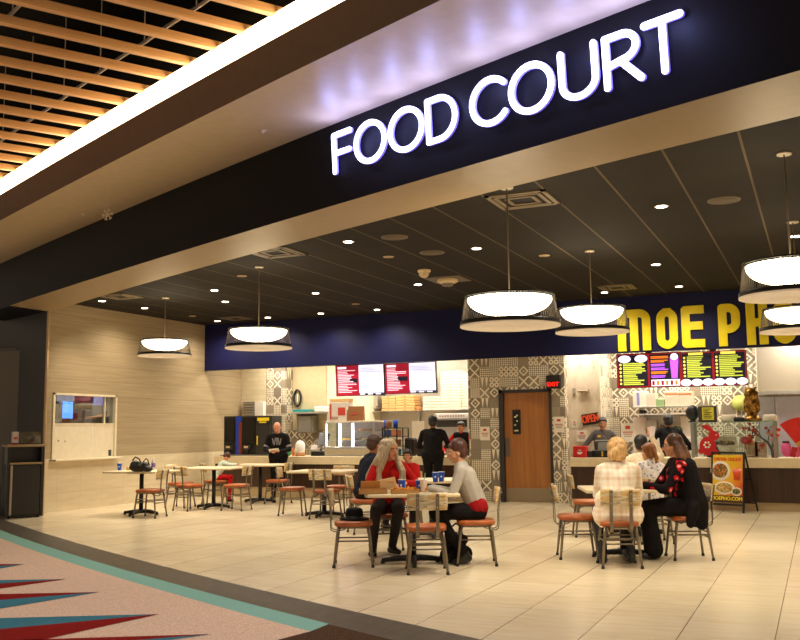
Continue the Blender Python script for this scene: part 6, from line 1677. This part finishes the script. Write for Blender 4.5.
# on the guard: framed sign, round black thing, statue, white tubs
t, ws, hs_ = root_at('table_sign', 'black framed sign with yellow text on top of the glass guard', 'sign', (698.5, 716.5, 405.5, 422), Yg+.05)
t.location.z = zgt
B().box((0, 0, hs_/2), (ws, .03, hs_), (-.08, 0, 0), .008).build('sign_frame', mat('dark_frame', (52, 40, 30), .5), t)
B().box((.01, -.018, hs_*.52), (ws*.62, .006, hs_*.78), (-.08, 0, 0)).build('sign_sheet', mat('yellow_sheet', (214, 206, 60), .6), t)
b = B(); rows(b, -ws*.22, ws*.26, hs_*.2, hs_*.86, 6, -.03, 0, random.Random(8), .4, .4); b.build('sign_text', mat('olive_ink', (96, 90, 30), .6), t)
t = thing('cap_display', 'round black hat-like object left of the framed yellow sign', 'hat', (X_at(693, Yg+.15), Yg+.2, zgt)); blob('hat_body', [('e', (0, 0, .17), (.12, .10, .14)), ('c', (0, 0, .02), (0, 0, .1), .05, .06)], .014, BLACKP, t); B().cone((0, 0, 0), (0, 0, .02), .08, .08, 16).build('hat_base', BLACKP, t)
def statue():
    x0, x1, z0, z1 = ext(745, 758, 384, 422, Yg+.2); h_ = z1-zgt
    t = thing('gold_statue', 'dark golden owl-like statue standing on the glass guard', 'statue', ((x0+x1)/2, Yg+.24, zgt))
    g = NB('antique_gold', .3, .5, .85); f = g.noise(g.tc.outputs['Object'], 18, 4); g.col(g.ramp(f, [(.35, (92, 62, 24)), (.6, (170, 124, 56)), (.75, (214, 176, 96))]))
    h_ = max(h_, .5)
    blob('figure', [('e', (0, 0, h_*.42), (.10, .085, h_*.22)), ('e', (0, -.01, h_*.74), (.12, .09, .12)), ('c', (-.07, 0, h_*.84), (-.085, 0, h_*.95), .03, .012), ('c', (.07, 0, h_*.84), (.085, 0, h_*.95), .03, .012), ('c', (-.10, 0, h_*.58), (-.11, -.03, h_*.3), .035, .03), ('c', (.10, 0, h_*.58), (.11, -.03, h_*.3), .035, .03),
                    ('c', (-.05, 0, h_*.1), (-.05, 0, h_*.3), .045, .05), ('c', (.05, 0, h_*.1), (.05, 0, h_*.3), .045, .05)], .013, g.m, t)
    B().lathe([(.001, 0), (.15, 0), (.15, .05), (.12, .08), (.10, .11), (.001, .11)], seg=18).build('plinth', g.m, t)
    b = B(); 
    for s in (-1, 1): b.lathe([(.035, -.004), (.046, 0), (.035, .004)], seg=14, c=(0, 0, 0))
    b.bm.clear() if False else None
    for v in b.bm.verts: v.co = Vector((v.co.x, -.10, v.co.y+h_*.76))
    vs = list(b.bm.verts); n = len(vs)//2
    for i, v in enumerate(vs): v.co.x += -.045 if i < n else .045
    b.build('eye_ring', mat('bright_gold', (226, 190, 110), .3, .8), t)
statue()
for px, wd, hh_, lab in ((729, .26, .13, 'white tub left of the golden statue on the glass guard'), (770, .22, .12, 'white lidded box right of the golden statue on the glass guard')):
    q = PY(px, 422, Yg+.2); tag(one(B().box((0, 0, hh_/2), (wd, .2, hh_), None, .03, 0, 2), 'food_tub', mat('cream_tub', (228, 212, 188), .5), lab, 'tub', (q.x, Yg+.26, zgt)))
q = PY(743, 420, Yg+.1); tag(one(B().box((0, 0, .04), (.18, .1, .08), None, .02), 'dark_box', BLACKP, 'low dark box at the foot of the golden statue', 'box', (q.x-.06, Yg+.06, zgt)))
q = PY(740, 403, 19.5); tag(one(B().lathe([(.001, 0), (.15, 0), (.16, .02), (.001, .03)], seg=20), 'wall_plate', mat('green_yellow_plate', (190, 196, 100), .5), 'green and white round plate on the patterned wall left of the statue', 'plate', (q.x, YP-.02, q.z), 0))
D.objects['wall_plate'].rotation_euler = (math.pi/2, 0, 0)
# things behind the service window
t = thing('drink_cooler', 'small glowing blue drink cooler seen through the service window', 'cooler', (XL-1.3, PX(60, 414, XL-1.3).y, .5))
B().b2((-.2, -.2, 0), (.2, .2, PX(60, 401, XL-1.3).z-.5), .02).build('cooler_body', BLACKP, t)
B().b2((.2, -.14, .3), (.21, .14, PX(60, 402, XL-1.3).z-.5)).build('lit_front', mat('blue_cooler_glow', (60, 130, 255), .4, em=(70, 140, 255), es=2.2), t)
q = PX(90, 413, XL-1.2)
t = thing('prep_bench', 'steel bench with a tray seen through the service window', 'bench', (XL-1.3, q.y, .5)); B().b2((-.35, -1.0, 0), (.3, 1.0, q.z-.5-.12), .01).build('bench_body', DSTEEL, t)
tag(one(B().box((0, 0, .05), (.3, .5, .03), (.15, 0, .1), .005), 'food_tray', mat('orange_tray', (222, 130, 60), .5), 'orange tray on the bench behind the service window', 'tray', (XL-1.15, q.y+.2, q.z-.12)))
q = PX(75, 405, XL-2.3)
t = thing('range_hood', 'pale steel hood seen through the service window', 'hood', (XL-2.35, q.y, q.z-.1)); B().b2((-.2, -.4, 0), (.2, .4, .5), .01).build('hood_shell', STEEL, t)
q = PX(82, 398.5, XL-1.9)
t = thing('blue_panel', 'lit blue panel high on the wall behind the service window', 'panel', (XL-2.5, PX(86, 398, XL-2.5).y, PX(86, 398, XL-2.5).z)); B().b2((0, -.55, -.16), (.03, .55, .16)).build('panel_face', mat('violet_blue_panel', (120, 130, 210), .4, em=(110, 120, 210), es=.55), t)
# ------------------------------------------------------------------ light
def spot(p, power, col=(1.0, .87, .68), size=120, rad=.06, blend=1):
    l = D.lights.new('downlight_beam', 'SPOT'); l.energy = power; l.color = col; l.spot_size = RAD(size); l.spot_blend = blend; l.shadow_soft_size = rad
    o = D.objects.new('downlight_beam', l); COL.objects.link(o); o.location = p; return o
def point(p, power, col=(1.0, .89, .73), rad=.12):
    l = D.lights.new('lamp_glow', 'POINT'); l.energy = power; l.color = col; l.shadow_soft_size = rad
    o = D.objects.new('lamp_glow', l); COL.objects.link(o); o.location = p; return o
def area(p, sx, sy, power, col=(1, .91, .78), rot=(0, 0, 0)):
    l = D.lights.new('panel_light', 'AREA'); l.shape = 'RECTANGLE'; l.size = sx; l.size_y = sy; l.energy = power; l.color = col
    o = D.objects.new('panel_light', l); COL.objects.link(o); o.location = p; o.rotation_euler = rot; return o
for x, y, z, r in LAMPS:
    if r: spot((x, y, z-.14), 130, size=140, rad=.25)
    else: spot((x, y, z-.02), 105, size=150 if y > 14.2 else 105)
# further downlights of the same ceiling that the beam hides, and unseen spots added to light the carpet
for x, y in ((-6.3, 10.6), (-4.6, 9.7), (-1.6, 9.3), (.6, 10.5), (.6, 14), (-9.6, 12.2), (1.4, 16)):
    spot((x, y, ZC-.03), 110, size=110)
for x, y in ((-9.5, 7.5), (-6.5, 6.2), (-3.8, 4.8), (-1.2, 4.6)):
    spot((x, y, 5.0), 250, (1, .92, .8), size=100)
for ch, x0, x1, y0, y1, nth in SIGN:      # leds in the letters' top edge
    p = on_fascia((x0+x1)/2, y0); point((p.x-.03, p.y-.20, 4.20), 3.6, (.34, .38, 1.0), .05)
# stall panels; the narrow one is added to streak the steel hood
area((-11.3, 18.6, 3.22), 1.6, .5, 42); area((-9.0, 18.9, 3.22), 1.8, .6, 58); area((-6.9, 19.2, 3.22), 1.4, .6, 46)
area((-4.4, 18.05, 3.22), .8, .3, 22); area((-3.0, 18.8, 3.22), 1.4, .5, 44); area((-1.2, 18.6, 3.22), 1.6, .5, 46); area((-.32, 17.95, 3.2), .25, .3, 34); area((.8, 18.0, 3.22), 1.6, .5, 30)
point((XL-1.2, (wy0+wy1)/2+1, 2.7), 16, (1, .9, .75))
w = D.worlds.new('world'); SC.world = w; w.use_nodes = True
w.node_tree.nodes['Background'].inputs[0].default_value = (1.0, .78, .55, 1); w.node_tree.nodes['Background'].inputs[1].default_value = .27
vs = SC.view_settings
vs.view_transform = 'Standard'; vs.look = 'None'; vs.exposure = .43; vs.gamma = 1; vs.use_curve_mapping = False
SC.cycles.use_denoising = True
SC.cycles.max_bounces = 6; SC.cycles.diffuse_bounces = 4; SC.cycles.transparent_max_bounces = 12
SC.cycles.sample_clamp_indirect = 6
